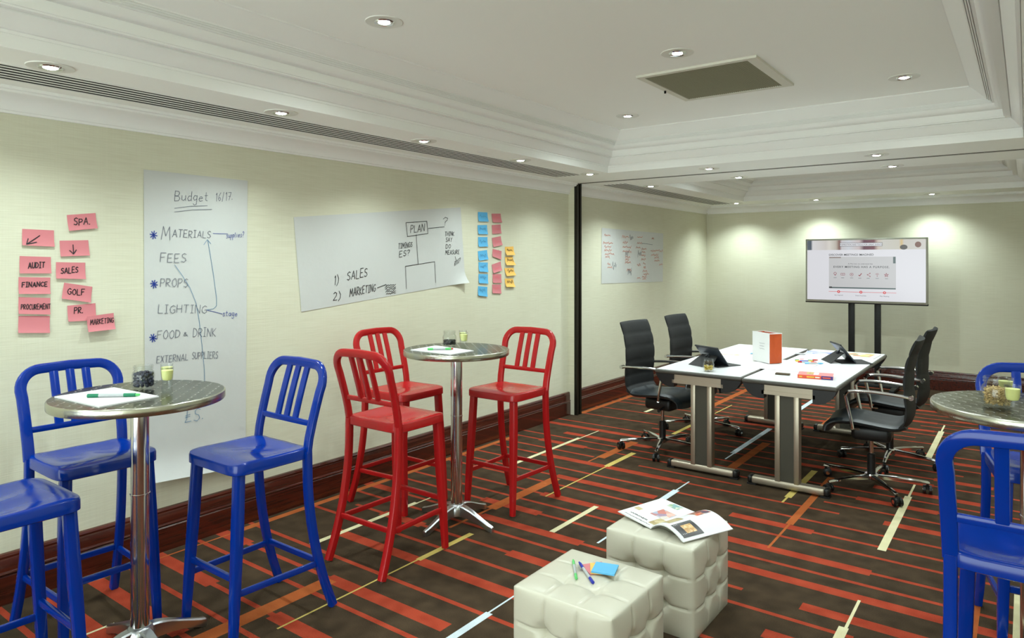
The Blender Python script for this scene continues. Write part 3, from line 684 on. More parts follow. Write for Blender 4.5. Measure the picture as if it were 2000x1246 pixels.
MB().box(a[0], b[0], -.002, -.0012, b[1], a[1]).build('picture_band', tex_mat('picture_band', b_band), scr, smooth=False)
def disc(cx, cy, r, m, nm, d=.0026, sxy=1.0, n=20):
    x, z = sp(cx, cy); return MB().poly([(x + r * math.cos(2 * PI * k / n), z + r * sxy * math.sin(2 * PI * k / n)) for k in range(n)], 0, .0008).build(nm, m, scr, loc=(0, -d, 0), rot=(PI / 2, 0, 0), smooth=False)
E_hair = emis('screen_hair', (52, 44, 44), 1); E_hair2 = emis('screen_hair_brown', (96, 58, 48), 1)
disc(.827, .125, .040, E_hair, 'picture_shape', sxy=.75); disc(.94, .085, .033, E_hair2, 'picture_shape', sxy=1.05)
FONT_CACHE = {}
def text_part(txt, cx, cy, size, m, parent, bold=False, spacing=1.0, nm='screen_text', place=None, rot=(PI / 2, 0, 0), align='CENTER'):
    cu = bpy.data.curves.new('txt', 'FONT'); cu.body = txt; cu.size = size; cu.align_x = align; cu.space_character = spacing
    cu.offset = size * .012 if bold else 0.0
    tmp = bpy.data.objects.new('txt', cu); C.objects.link(tmp); dg = bpy.context.evaluated_depsgraph_get(); dg.update()
    me = bpy.data.meshes.new_from_object(tmp.evaluated_get(dg)); bpy.data.objects.remove(tmp); bpy.data.curves.remove(cu)
    me.materials.clear(); me.materials.append(m); me.name = nm
    o = bpy.data.objects.new(nm, me); link(o, parent)
    o.location = place if place else (*(lambda q: (q[0], -.0034, q[1]))(sp(cx, cy)),); o.rotation_euler = rot; return o
srect(.292, .045, .655, .105, E_dark, .0024, 'title_box_border'); srect(.295, .051, .652, .099, E_white, .0028, 'title_box')
text_part('INSPIRATION AND TOOLS FOR GREAT EVENTS', .4735, .086, .0222, E_dark, scr, True)
text_part('DISCOVER MEETINGS IMAGINED', .197, .258, .035, E_dark, scr, True, align='LEFT')
srect(.197, .275, .765, .805, E_grey, .002, 'video_frame')
srect(.20, .278, .303, .298, emis('screen_brown', (120, 108, 104), 1), .0025, 'video_title')
srect(.742, .278, .762, .385, E_teal, .0025, 'video_buttons')
text_part('At Marriott, we understand that', .47, .402, .0212, E_dark, scr)
text_part('EVERY MEETING HAS A PURPOSE.', .475, .460, .0352, E_dark, scr, True, 1.22)
srect(.198, .782, .763, .803, E_teal, .0028, 'video_bar'); srect(.20, .775, .224, .803, E_dark, .003, 'play_button')
def ring(cx, cy, r, wd, m, nm, n=18):
    x, z = sp(cx, cy); mb_ = MB(); vs = []
    for k in range(n):
        for rr_ in (r, r - wd): vs.append((x + rr_ * math.cos(2 * PI * k / n), -.003, z + rr_ * math.sin(2 * PI * k / n)))
    return mb_.add(vs, [(2 * k, 2 * ((k + 1) % n), 2 * ((k + 1) % n) + 1, 2 * k + 1) for k in range(n)]).build(nm, m, scr, smooth=False)
def strokes_local(lines, cx, cy, s, wd, m, nm):
    mb_ = MB(); x, z = sp(cx, cy)
    for ln in lines:
        for (a0, b0), (a1, b1) in zip(ln, ln[1:]):
            p0 = Vector((x + a0 * s, -.003, z + b0 * s)); p1 = Vector((x + a1 * s, -.003, z + b1 * s)); d_ = (p1 - p0).normalized(); q = Vector((-d_.z, 0, d_.x)) * wd / 2
            mb_.add([p0 - q, p1 - q, p1 + q, p0 + q], [(0, 1, 2, 3)])
    return mb_.build(nm, m, scr, smooth=False)
ring(.252, .555, .017, .005, E_crim, 'bulb_icon'); strokes_local([[(-.4, -1), (.4, -1)], [(-.3, -1.4), (.3, -1.4)]], .252, .565, .012, .006, E_crim, 'bulb_icon')
strokes_local([[(0, -.7), (0, .5), (-.6, .8), (-1.3, .6), (-1.3, -.8), (-.6, -.6), (0, -.9), (.6, -.6), (1.3, -.8), (1.3, .6), (.6, .8), (0, .5)]], .32, .565, .017, .004, E_crim, 'book_icon')
ring(.396, .57, .020, .004, E_crim, 'gear_icon'); disc(.396, .57, .006, E_crim, 'gear_icon', .003)
strokes_local([[(-1, -.2), (-.3, -1), (1.1, 1.1)]], .468, .572, .016, .009, E_crim, 'tick_icon')
strokes_local([[(1, 1), (-.8, 0), (1, -1)]], .54, .572, .017, .004, E_crim, 'share_icon')
for dx, dy in ((.012, -.026), (-.009, 0), (.012, .026)): disc(.54 + dx, .572 + dy, .006, E_crim, 'share_icon', .003)
strokes_local([[(-1.2, .3), (-.6, .9), (0, 1.1), (.6, .9), (1.2, .3)], [(-.6, -.1), (0, .3), (.6, -.1)]], .612, .572, .016, .004, E_crim, 'signal_icon'); disc(.612, .592, .005, E_crim, 'signal_icon', .003)
st = [(math.sin(k * 4 * PI / 5), math.cos(k * 4 * PI / 5)) for k in range(6)]; strokes_local([st], .687, .574, .026, .004, E_crim, 'star_icon')
for k, cx in enumerate((.252, .318, .396, .466, .537, .612, .688)): srect(cx - .013, .622 + k * .001, cx + .013, .628 + k * .001, E_teal, .0025, 'icon_caption')
srect(.195, .856, .768, .862, E_red, .0025, 'timeline')
for cx, tx in ((.283, 'Get Inspired'), (.475, 'Event Favorites'), (.672, 'Plan Meeting')):
    disc(cx, .859, .017, E_red, 'timeline_dot', .003); disc(cx, .859, .006, E_white, 'timeline_dot_centre', .0036); text_part(tx, cx, .925, .0195, E_dark, scr)
for x in (-.158, .137):
    MB().rbox(x - .034, x + .034, .078, .14, .05, z1 - .15, .006, 2).build('pole', M['tv_pole'], tv)
MB().rbox(-.35, .35, .07, .15, .03, .075, .008, 2).build('base_bar', M['tv_pole'], tv)
for x in (-.33, .33):
    MB().rbox(x - .03, x + .03, -.20, .35, .028, .06, .008, 2).build('base_foot', M['tv_pole'], tv)
    for y in (-.17, .31): MB().cyl((x - .015, y, .02), (x + .015, y, .02), .02, None, 14).build('caster', M['black_plastic'], tv)

# ------------------------------------------------------------------ handwriting: single-stroke letters
GL = {
'A': '0,0 .32,1 .64,0;.12,.36 .52,.36', 'B': '0,0 0,1 .4,.95 .48,.75 .36,.55 0,.5 .42,.46 .55,.25 .42,.03 0,0', 'C': '.58,.85 .35,1 .1,.8 0,.5 .1,.15 .35,0 .58,.12', 'D': '0,0 0,1 .35,.92 .58,.6 .52,.25 .3,.03 0,0',
'E': '.5,1 0,1 0,0 .52,.0;0,.5 .4,.52', 'F': '.55,1 0,1 0,0;0,.52 .42,.54', 'G': '.58,.85 .35,1 .1,.8 0,.45 .12,.1 .36,0 .58,.15 .58,.45 .36,.45', 'H': '0,0 0,1;.56,0 .56,1;0,.5 .56,.5',
'I': '.0,1 .36,1;.18,1 .18,0;0,0 .36,0', 'J': '.5,1 .5,.2 .3,0 .05,.15', 'K': '0,0 0,1;.52,1 0,.45 .55,0', 'L': '0,1 0,0 .5,0', 'M': '0,0 .1,1 .38,.3 .66,1 .78,0', 'N': '0,0 0,1 .55,0 .58,1',
'O': '.3,1 .06,.75 0,.4 .14,.06 .36,0 .56,.25 .58,.65 .42,.95 .3,1', 'P': '0,0 0,1 .4,.97 .52,.75 .38,.52 0,.48', 'R': '0,0 0,1 .4,.97 .5,.75 .36,.52 0,.48 .55,0', 'S': '.52,.88 .3,1 .06,.85 .1,.6 .42,.45 .52,.2 .3,0 .0,.12',
'T': '0,1 .6,1;.3,1 .28,0', 'U': '0,1 0,.25 .2,0 .42,.08 .52,.35 .52,1', 'V': '0,1 .26,0 .55,1', 'X': '0,0 .55,1;0,1 .55,0', 'Y': '0,1 .28,.5 .56,1;.28,.5 .26,0', 'Z': '0,1 .55,1 0,0 .55,0',
'1': '.1,.8 .25,1 .25,0', '2': '0,.8 .2,1 .45,.85 .4,.55 0,0 .52,.03', '6': '.4,1 .1,.6 .05,.2 .25,0 .45,.2 .3,.42 .08,.3', '7': '0,1 .5,1 .2,0;.08,.5 .42,.5', '/': '.05,-.15 .25,1.1', '.': '.0,0 .05,.0 .05,.05',
'?': '0,.8 .2,1 .45,.85 .4,.6 .22,.45 .2,.25;.2,.06 .2,0', ')': '.0,1.15 .28,.7 .25,.2 .0,-.2', '&': '.6,.0 .1,.6 .2,.8 .35,.65 .05,.25 .2,.02 .5,.3', '£': '.5,.85 .3,1 .15,.75 .15,.2 0,0 .55,.0;0,.45 .42,.5;0,.32 .42,.36', ' ': '',
'a': '.4,.5 .15,.55 0,.3 .1,.03 .3,.08 .4,.4;.4,.55 .4,.0', 'b': '0,1 0,.0 .3,.02 .42,.25 .3,.5 0,.4', 'd': '.4,.5 .15,.52 0,.25 .15,.0 .38,.12;.42,1 .42,0', 'e': '.03,.3 .4,.34 .3,.55 .1,.5 0,.25 .15,.0 .42,.1', 'g': '.4,.5 .15,.55 0,.3 .15,.05 .4,.2;.42,.55 .38,-.35 .15,-.42 .02,-.28',
'i': '.1,.55 .12,0', 'l': '.05,1 .08,0', 'p': '.05,.55 .02,-.4;.05,.5 .35,.52 .4,.25 .1,.02', 'r': '.02,.5 .05,0;.05,.35 .3,.52', 's': '.35,.5 .12,.55 .08,.35 .35,.22 .25,.0 .0,.06', 't': '.15,.9 .15,.1 .35,.0;0,.55 .35,.58', 'u': '0,.55 .02,.1 .2,.0 .38,.2;.4,.55 .42,0',
}
class Ink:     # strokes collected on a plane: f(u,v) -> 3D point
    def __init__(s, f, w): s.f, s.w, s.mb = f, w, MB(); s.groups = [s.mb]
    def new(s): s.mb = MB(); s.groups.append(s.mb)
    def line(s, pts, w=None):
        h = (w or s.w) / 2
        for (a, b), (c_, d) in zip(pts, pts[1:]):
            L = math.hypot(c_ - a, d - b)
            if L < 1e-6: continue
            tx, ty = (c_ - a) / L, (d - b) / L; nx, ny = -ty * h, tx * h; ex, ey = tx * h * .6, ty * h * .6
            s.mb.add([s.f(a - ex - nx, b - ey - ny), s.f(c_ + ex - nx, d + ey - ny), s.f(c_ + ex + nx, d + ey + ny), s.f(a - ex + nx, b - ey + ny)], [(0, 1, 2, 3)])
    def text(s, txt, x0, y0, x1, y1, h, slant=.08, seed=1, w=None):
        r = random.Random(seed); adv = []; x = 0
        for ch in txt:
            g = GL[ch]; P = [[tuple(map(float, q.split(','))) for q in st_.split()] for st_ in g.split(';')] if g else []
            wd = max([q[0] for st_ in P for q in st_] + [.3]); adv.append((x, P, wd)); x += wd + .22
        tot = max(x - .22, .1); L = math.hypot(x1 - x0, y1 - y0); ux, uy = (x1 - x0) / L, (y1 - y0) / L; k = L / tot
        for ox, P, wd in adv:
            dy = r.uniform(-.05, .05); sc = r.uniform(.93, 1.07)
            for st_ in P:
                s.line([(x0 + ux * (ox + a) * k + (-uy) * 0 + slant * b * h, y0 + uy * (ox + a) * k + (b * sc + dy) * h) for a, b in st_], w)
    def zig(s, x, y, wd, h, n=6, seed=0, w=None):
        r = random.Random(seed); pts = [(x + wd * i / n, y + h * (r.random() * .5 + (.5 if i % 2 else 0))) for i in range(n + 1)]; s.line(pts, w)
    def build(s, m, parent, name='handwriting'):
        for b_ in s.groups:
            if b_.f: b_.build(name, m, parent, smooth=False, fix=False)

# ------------------------------------------------------------------ papers and notes on the left wall (local axes: x = along wall, y = up, z = off the wall)
def wall_thing(name, y, z, label, cat, group=None, off=.0015):
    t = thing(name, (off, y, z), 0, label, cat, group); t.rotation_euler = (PI / 2, 0, PI / 2); return t
def sheet(parent, corners, lift, m, name='sheet', nu=16, nv=16):
    P = [Vector((*c_, 0)) for c_ in corners]     # top left, top right, bottom right, bottom left
    def pt(u, v): return P[0] * (1 - u) * (1 - v) + P[1] * u * (1 - v) + P[2] * u * v + P[3] * (1 - u) * v
    def f(u, v):
        q = pt(u, v); return Vector((q.x, q.y, lift(u, v)))
    b = MB(); b.grid(lambda u, v: f(u, v) , nu, nv); b.grid(lambda u, v: f(u, v) + Vector((0, 0, .0004)), nu, nv)
    n1 = (nu + 1) * (nv + 1); rim = [i for i in range(nu + 1)] + [(j + 1) * (nu + 1) + nu for j in range(nv)] + [nv * (nu + 1) + nu - 1 - i for i in range(nu)] + [(nv - 1 - j) * (nu + 1) for j in range(nv - 1)]
    for i in range(len(rim)):
        a_, c_ = rim[i], rim[(i + 1) % len(rim)]; b.f.append([a_, c_, n1 + c_, n1 + a_]); b.m.append(0)
    return b.build(name, m, parent, fix=False), f
def wall_map(t_y, t_z, lift=.0009):
    def g(px, py): y, z = on_left(px, py); return (y - t_y, z - t_z)
    return g, (lambda u, v: (u, v, lift))

# tall chart
y0, z0_ = on_left(380, 600)
bp = wall_thing('chart_paper', y0, z0_, 'tall white chart paper headed Budget 16/17 hanging on the left wall', 'chart paper')
g, pl = wall_map(y0, z0_, .0042)
cs = [g(280, 331), g(483, 353), g(479, 905), g(283, 942)]
sheet(bp, cs, lambda u, v: .0012 + .0006 * math.sin(9 * u + 5 * v) + .0006 * math.sin(14 * v) + .05 * max(0, (v - .90) / .1) ** 2, M['paper'], nu=14, nv=40)
ik = Ink(pl, .0030)
def T(ink, g, txt, xa, ya, xb, yb_, hpx, **k):
    a = g(xa, ya); b = g(xb, yb_); h = g(xa, ya - hpx)[1] - a[1]; ink.new(); ink.text(txt, a[0], a[1], b[0], b[1], h, **k)
def Lx(ink, g, pts, w=None, new=True):
    if new: ink.new()
    ink.line([g(*q) for q in pts], w)
T(ik, g, 'Budget', 340, 392, 404, 393, 19); T(ik, g, '16/17.', 419, 393, 455, 390, 16, seed=3)
Lx(ik, g, [(340, 407), (370, 403), (404, 402)]); Lx(ik, g, [(340, 414), (375, 410), (413, 409)], None, False)
T(ik, g, 'M', 314, 467, 331, 468, 25); T(ik, g, 'ATERIALS', 336, 463, 410, 465, 14, seed=5)
T(ik, g, 'FEES', 312, 512, 362, 512, 17, seed=6); T(ik, g, 'PROPS', 312, 560, 365, 560, 17, seed=7); T(ik, g, 'LIGHTING', 308, 611, 402, 611, 16, seed=8)
T(ik, g, 'FOOD', 306, 662, 350, 659, 16, seed=9); T(ik, g, '&', 357, 656, 366, 656, 9); T(ik, g, 'DRINK', 376, 658, 420, 657, 17, seed=10)
T(ik, g, 'EXTERNAL', 305, 709, 366, 703, 13, seed=11); T(ik, g, 'SUPPLIERS', 374, 701, 424, 699, 13, seed=12)
ik.build(M['ink_thin'], bp)
ik = Ink(pl, .0026); T(ik, g, '£S.', 360, 826, 400, 817, 26, seed=2)
Lx(ik, g, [(403, 605), (416, 603), (422, 597), (422, 582), (415, 530), (405, 470)]); Lx(ik, g, [(397, 478), (404, 468), (411, 476)], None, False)
Lx(ik, g, [(340, 517), (355, 538), (370, 562), (382, 592), (388, 625), (393, 670), (398, 720), (399, 748)]); ik.build(M['ink_lblue'], bp, 'arrow_lines')
ik = Ink(pl, .0052)
for cx, cy in ((299, 459), (300, 555), (298, 660)):
    ik.new()
    for a in range(4): Lx(ik, g, [(cx - 7 * math.cos(a * PI / 4 + .2), cy - 8 * math.sin(a * PI / 4 + .2)), (cx + 7 * math.cos(a * PI / 4 + .2), cy + 8 * math.sin(a * PI / 4 + .2))], None, False)
Lx(ik, g, [(415, 456), (444, 457)], .003); T(ik, g, 'supplies?', 441, 465, 475, 463, 11, w=.0026); Lx(ik, g, [(404, 606), (418, 609), (433, 613)], .003); T(ik, g, 'stage', 434, 617, 462, 617, 11, w=.0026)
ik.build(M['ink_blue'], bp, 'blue_notes')

# wide plan sheet
y0, z0_ = on_left(740, 500)
pp_ = wall_thing('chart_paper', y0, z0_, 'wide tilted white sheet with the PLAN diagram taped to the left wall', 'chart paper')
g, pl = wall_map(y0, z0_, .0038)
cs = [g(573, 424), g(899, 405), g(908, 552), g(588, 609)]
sheet(pp_, cs, lambda u, v: .0012 + .0008 * math.sin(7 * u + 2 * v) + .05 * (max(0, u - .86) / .14) ** 2 * max(0, (v - .82) / .18) ** 2, M['paper'], nu=36, nv=20)
ik = Ink(pl, .0044)
T(ik, g, 'SALES', 677, 547, 716, 540, 17, seed=4); T(ik, g, '1)', 651, 556, 660, 555, 17); T(ik, g, '2)', 650, 586, 664, 585, 15); T(ik, g, 'MARKETING', 682, 580, 732, 568, 15, seed=5)
Lx(ik, g, [(736, 562), (752, 556)]); Lx(ik, g, [(792, 435), (833, 432), (835, 456), (795, 462), (792, 435)]); T(ik, g, 'PLAN', 801, 455, 828, 451, 14, seed=6); Lx(ik, g, [(836, 446), (867, 443)]); T(ik, g, '?', 864, 440, 873, 439, 15)
T(ik, g, 'THINK', 868, 461, 886, 460, 8, w=.004); T(ik, g, 'SAY', 870, 472, 882, 472, 8, w=.004); T(ik, g, 'DO', 870, 485, 879, 485, 8, w=.004); T(ik, g, 'MEASURE', 869, 497, 896, 496, 8, w=.004); Lx(ik, g, [(888, 501), (890, 509)], .005); T(ik, g, 'ROI?', 887, 519, 898, 511, 8, w=.004)
T(ik, g, 'TIMINGS', 777, 486, 804, 482, 10, w=.0042); T(ik, g, 'ES?', 779, 502, 799, 498, 11, w=.0042)
Lx(ik, g, [(812, 458), (814, 490), (816, 516)]); Lx(ik, g, [(793, 564), (791, 520), (848, 511), (850, 552)])
ik.new()
for k in range(5):
    a = g(750 + k * .8, 559 + k * 4); b = g(772, 553 + k * 4); ik.zig(a[0], a[1], b[0] - a[0], .016, 9, k, .004)
ik.build(M['ink'], pp_)

# far sheet with orange writing
y0, z0_ = on_left(1235, 500)
fp = wall_thing('chart_paper', y0, z0_, 'white sheet covered in small orange writing on the wall beyond the dark post', 'chart paper')
g, pl = wall_map(y0, z0_, .004)
sheet(fp, [g(1175, 445), g(1295, 456), g(1294, 550), g(1174, 554)], lambda u, v: .0012 + .0008 * math.sin(9 * u), M['paper'])
ik = Ink(pl, .0055); ig = Ink(pl, .005)
zz = [(330, 540, 50), (320, 603, 80), (330, 635, 55), (330, 662, 60), (335, 692, 75), (338, 720, 36), (355, 775, 25), (355, 800, 40), (475, 552, 52), (480, 598, 40), (478, 636, 70), (478, 672, 72), (500, 716, 40), (500, 738, 30), (498, 762, 48), (598, 555, 42), (596, 603, 40), (586, 642, 36), (632, 650, 40), (635, 678, 28), (630, 706, 34), (630, 736, 36), (596, 780, 28), (645, 772, 20), (648, 802, 18), (642, 832, 36), (648, 856, 44), (636, 880, 36), (596, 885, 26), (640, 896, 28), (706, 665, 100), (710, 698, 58), (736, 720, 38), (736, 748, 42), (776, 780, 26), (716, 568, 16), (512, 825, 36)]
for k, (x, y, wd) in enumerate(zz):
    a = g(1100 + x * .2408, 330 + (y + 8) * .2408); b = g(1100 + (x + wd) * .2408, 330 + (y + 8) * .2408); ik.zig(a[0], a[1], b[0] - a[0], .034, max(4, wd // 6), k)
for k, (x, y) in enumerate(((535, 590), (602, 720), (395, 820), (520, 865), (500, 712))):
    a = g(1100 + x * .2408, 330 + y * .2408); ig.zig(a[0], a[1], .10, .10, 7, k)
Lx(ig, g, [(1253, 475), (1274, 478)]); ik.build(M['ink_orange'], fp, 'orange_writing'); ig.build(M['ink_thin'], fp, 'grey_marks')
for ch in fp.children:
    if ch.name.startswith(('orange_writing', 'grey_marks')): ch['kind'] = 'stuff'

# sticky notes
def note(name, corners_px, m, label, group, inks, curl=.012, cat='sticky note'):
    cxp = sum(q[0] for q in corners_px) / 4; cyp = sum(q[1] for q in corners_px) / 4
    y, z = on_left(cxp, cyp); t = wall_thing(name, y, z, label, cat, group)
    g, pl = wall_map(y, z)
    cs = [g(*q) for q in corners_px]
    r = random.Random(int(cxp * 7 + cyp)); c2 = curl * r.uniform(.6, 1.2)
    lf = lambda u, v: .0006 + c2 * v ** 3
    sheet(t, cs, lf, m, 'note_paper', 3, 8)
    P = [Vector(c_) for c_ in cs]
    def on(u, v):      # follow the curl: find v by height in the note
        top = (P[0].y + P[1].y) / 2; bot = (P[2].y + P[3].y) / 2; vv = max(0, min(1, (top - v) / (top - bot))); return (u, v, lf(0, vv) + .0011 + .0022 * vv)
    inks(g, on, t); return t
GP = 'pink sticky notes beside the tall chart'
def word(txt, xa, ya, xb, yb_, h, seed=1):
    def f(g, on, t):
        ik = Ink(on, .0040 if len(txt) < 8 else .0030); a = g(xa, ya); b = g(xb, yb_); ik.text(txt, a[0], a[1], b[0], b[1], g(xa, ya - h)[1] - a[1], seed=seed); ik.build(M['ink'], t)
    return f
def arrows(*ls):
    def f(g, on, t):
        ik = Ink(on, .0042)
        for ln in ls: ik.line([g(*q) for q in ln])
        ik.build(M['ink'], t, 'arrow')
    return f
N = 'sticky_note'
note(N, [(130, 420), (186, 416), (189, 446), (133, 451)], M['pink'], 'pink sticky note reading SPA, topmost of its cluster', GP, word('SPA.', 143, 440, 177, 438, 13, 2))
note(N, [(43, 447), (105, 450), (105, 482), (42, 479)], M['pink'], 'pink sticky note with an arrow pointing down and left', GP, arrows([(77, 460), (50, 477)], [(54, 466), (50, 477), (70, 473)]))
note(N, [(116, 470), (172, 469), (174, 499), (117, 501)], M['pink'], 'pink sticky note with an arrow pointing straight down', GP, arrows([(142, 478), (142, 496)], [(135, 489), (142, 496), (148, 488)]))
note(N, [(38, 500), (99, 502), (99, 534), (37, 534)], M['pink'], 'pink sticky note reading AUDIT', GP, word('AUDIT', 54, 524, 86, 522, 11, 3))
note(N, [(109, 512), (166, 513), (166, 545), (108, 544)], M['pink'], 'pink sticky note reading SALES', GP, word('SALES', 118, 534, 151, 532, 11, 4))
note(N, [(36, 541), (98, 542), (97, 574), (35, 574)], M['pink'], 'pink sticky note reading FINANCE', GP, word('FINANCE', 42, 561, 91, 559, 9, 5))
note(N, [(125, 552), (180, 560), (176, 591), (119, 583)], M['pink'], 'tilted pink sticky note reading GOLF', GP, word('GOLF', 131, 575, 164, 576, 11, 6))
note(N, [(36, 580), (98, 582), (97, 614), (35, 613)], M['pink'], 'pink sticky note reading PROCUREMENT', GP, word('PROCUREMENT', 40, 604, 97, 603, 10, 7))
note(N, [(131, 597), (186, 592), (187, 625), (132, 628)], M['pink'], 'pink sticky note reading PR, overlapped by another note', GP, word('PR.', 144, 612, 163, 610, 11, 8))
mk_ = note(N, [(167, 618), (219, 611), (221, 642), (168, 648)], M['pink'], 'pink sticky note reading MARKETING, lowest on the right', GP, word('MARKETING', 173, 634, 218, 629, 10, 9)); mk_.location.x += .014
note(N, [(36, 617), (97, 617), (96, 650), (34, 650)], M['pink'], 'blank pink sticky note at the foot of the left column', GP, lambda g, on, t: None)
ORD = ['topmost', 'second', 'third', 'fourth', 'fifth', 'sixth', 'lowest']
sc = .17647
def small(m, lst, colour, ink, wd, group):
    for i, q in enumerate(lst):
        def scrib(g, on, t, q=q, i=i):
            ik = Ink(on, wd); a = g(900 + (q[3][0] + 16) * sc, 380 + (q[3][1] - 36) * sc); b = g(900 + (q[2][0] - 20) * sc, 380 + (q[2][1] - 36) * sc)
            ik.zig(a[0], a[1], b[0] - a[0], .035, 8, i); ik.build(ink, t)
            if colour == 'amber':
                ik.zig(a[0] + .01, a[1] + .05, .05, .025, 5, i + 9)
        n_ = len(lst); od = ORD[i] if i < n_ - 1 else 'lowest'
        note(N, [(900 + x * sc, 380 + y * sc) for x, y in q], m, '%s sticky note, %s of the %s column right of the PLAN sheet' % (colour, od, colour), group, scrib, .010 if colour != 'amber' else .02)
small(M['bluenote'], [[(188, 192), (292, 198), (298, 300), (188, 297)], [(184, 338), (288, 336), (292, 440), (187, 438)], [(190, 470), (293, 470), (293, 576), (188, 577)], [(187, 627), (288, 613), (297, 717), (193, 731)], [(194, 748), (297, 752), (295, 858), (194, 852)], [(194, 878), (298, 882), (296, 986), (193, 980)], [(190, 1013), (292, 1022), (287, 1130), (184, 1118)]], 'blue', M['ink_lblue'], .003, 'blue sticky notes')
small(M['pink'], [[(338, 211), (438, 211), (448, 311), (346, 308)], [(340, 338), (438, 330), (444, 430), (345, 437)], [(342, 480), (440, 460), (453, 558), (352, 580)], [(350, 600), (450, 626), (441, 721), (343, 685)], [(340, 776), (440, 740), (446, 838), (352, 870)], [(350, 878), (446, 880), (446, 978), (348, 976)], [(345, 995), (444, 994), (442, 1096), (345, 1092)]], 'small pink', M['ink_pinkfaint'], .003, 'small pink sticky notes')
small(M['yellownote'], [[(486, 578), (580, 574), (584, 668), (490, 672)], [(486, 690), (572, 688), (594, 780), (490, 782)], [(480, 814), (580, 810), (598, 892), (496, 902)], [(484, 930), (578, 928), (590, 1022), (490, 1022)]], 'amber', M['ink'], .004, 'amber sticky notes')

# ------------------------------------------------------------------ small things
def jar(loc, label, s=1.0):
    t = thing('glass_jar', loc, 0, label, 'jar', 'glass jars')
    o = [(.001, 0), (.034, 0), (.041, .006), (.044, .016), (.044, .060), (.041, .070), (.036, .076), (.036, .080), (.039, .082), (.039, .086), (.036, .088), (.039, .091), (.039, .096), (.037, .099)]
    i = [(.034, .099), (.033, .078), (.038, .070), (.0412, .060), (.0412, .016), (.038, .009), (.001, .007)]
    MB().lathe([(r * s, z * s) for r, z in o + i], 36).build('glass', M['glass'], t, angle=40); return t
def shot(loc, label):
    t = thing('shot_glass', loc, 0, label, 'shot glass', 'shot glasses of pale yellow drink')
    MB().lathe([(.001, 0), (.019, 0), (.0205, .003), (.0225, .05), (.0255, .098), (.0240, .0985), (.0215, .055), (.018, .045), (.001, .040)], 32).build('glass', M['glass'], t, angle=40)
    MB().lathe([(.001, .0408), (.0172, .0456), (.0206, .0555), (.0229, .085), (.001, .0845)], 32).build('drink', M['yogurt'], t, angle=40); return t
def marker(name, p0, p1, r, cols, label, group, cat='marker pen', dots=True):
    p0, p1 = Vector(p0), Vector(p1); d = p1 - p0; L = d.length
    t = thing(name, p0, math.atan2(d.y, d.x), label, cat, group); t.location.z += 0
    def seg(n_, a, b, ra, rb, m): MB().tube([(a * L, 0, r), (a * L + .001, 0, r), (b * L - .001, 0, r), (b * L, 0, r)], [ra * .85, ra, rb, rb * .85], 14).build(n_, m, t)
    seg('cap', 0, .22, r, r, M[cols[0]]); seg('barrel', .21, .70, r * .94, r * .94, M[cols[1]]); seg('grip', .69, .92, r, r * .95, M[cols[0]]); seg('tip_cap', .92, 1.0, r * .75, r * .6, M[cols[2]])
    return t
def pad(corners, z, th, label, name='writing_pad'):
    cx = sum(c_[0] for c_ in corners) / 4; cy = sum(c_[1] for c_ in corners) / 4
    t = thing(name, (cx, cy, z), 0, label, 'paper pad', 'writing pads on bar tables'); P = [(x - cx, y - cy) for x, y in corners]
    MB().poly(P, .0006, th).build('sheets', M['paper_flat'], t, smooth=False); MB().poly([(x * .995, y * .995) for x, y in P], 0, .0006).build('backing_card', M['darkleg'], t, smooth=False)
    return t
# near table
pad([(.764, 1.105), (.742, 1.336), (1.084, 1.356), (1.106, 1.127)], TZ, .006, 'white writing pad under the green marker on the near table')
marker('marker_pen', (.895, 1.172, TZ + .006), (1.036, 1.305, TZ + .006), .0075, ('green', 'greypen', 'lgreen'), 'green and grey marker pen lying on the near writing pad', 'marker pens')
J1 = (.838, 1.412, TZ)
jar(J1, 'glass jar of blueberries on the near bar table')
shot((.966, 1.448, TZ), 'front shot glass of pale yellow drink on the near bar table'); shot((.879, 1.490, TZ), 'rear shot glass of pale yellow drink on the near bar table')
bm_ = MB().lathe([(.0005, -.0078), (.005, -.0066), (.0082, -.0025), (.0086, .001), (.0074, .0048), (.0045, .0068), (.0030, .0066), (.0005, .0058)], 12).mesh('skin', M['berry'])
cm_ = MB().lathe([(.0028, .0060), (.0040, .0078), (.0030, .0074), (.0022, .0060)], 8).mesh('crown', M['calyx'])
rb = random.Random(5); spots = []
for ly in range(4):
    for nn, r in ((11, .0318), (5, .0150)):
        if r < .02 and ly < 2: continue
        for k in range(nn):
            a = 2 * PI * (k + .5 * (ly % 2)) / nn + ly * .1
            spots.append(Vector((r * math.cos(a), r * math.sin(a), .0168 + .0142 * ly + (.004 if r < .02 else 0) + rb.uniform(0, .0015) + (rb.uniform(0, .004) if ly == 3 else 0))))
for q in spots:
    t = thing('blueberry', (J1[0] + q.x, J1[1] + q.y, J1[2] + q.z), 0, 'dark blueberry inside the glass jar on the near bar table', 'blueberry', 'blueberries in the jar')
    t.rotation_euler = (rb.uniform(-1.6, 1.6), rb.uniform(-1.6, 1.6), rb.uniform(0, 6)); s_ = rb.uniform(.88, 1.0); t.scale = (s_, s_, s_)
    link(bpy.data.objects.new('skin', bm_), t); link(bpy.data.objects.new('crown', cm_), t)
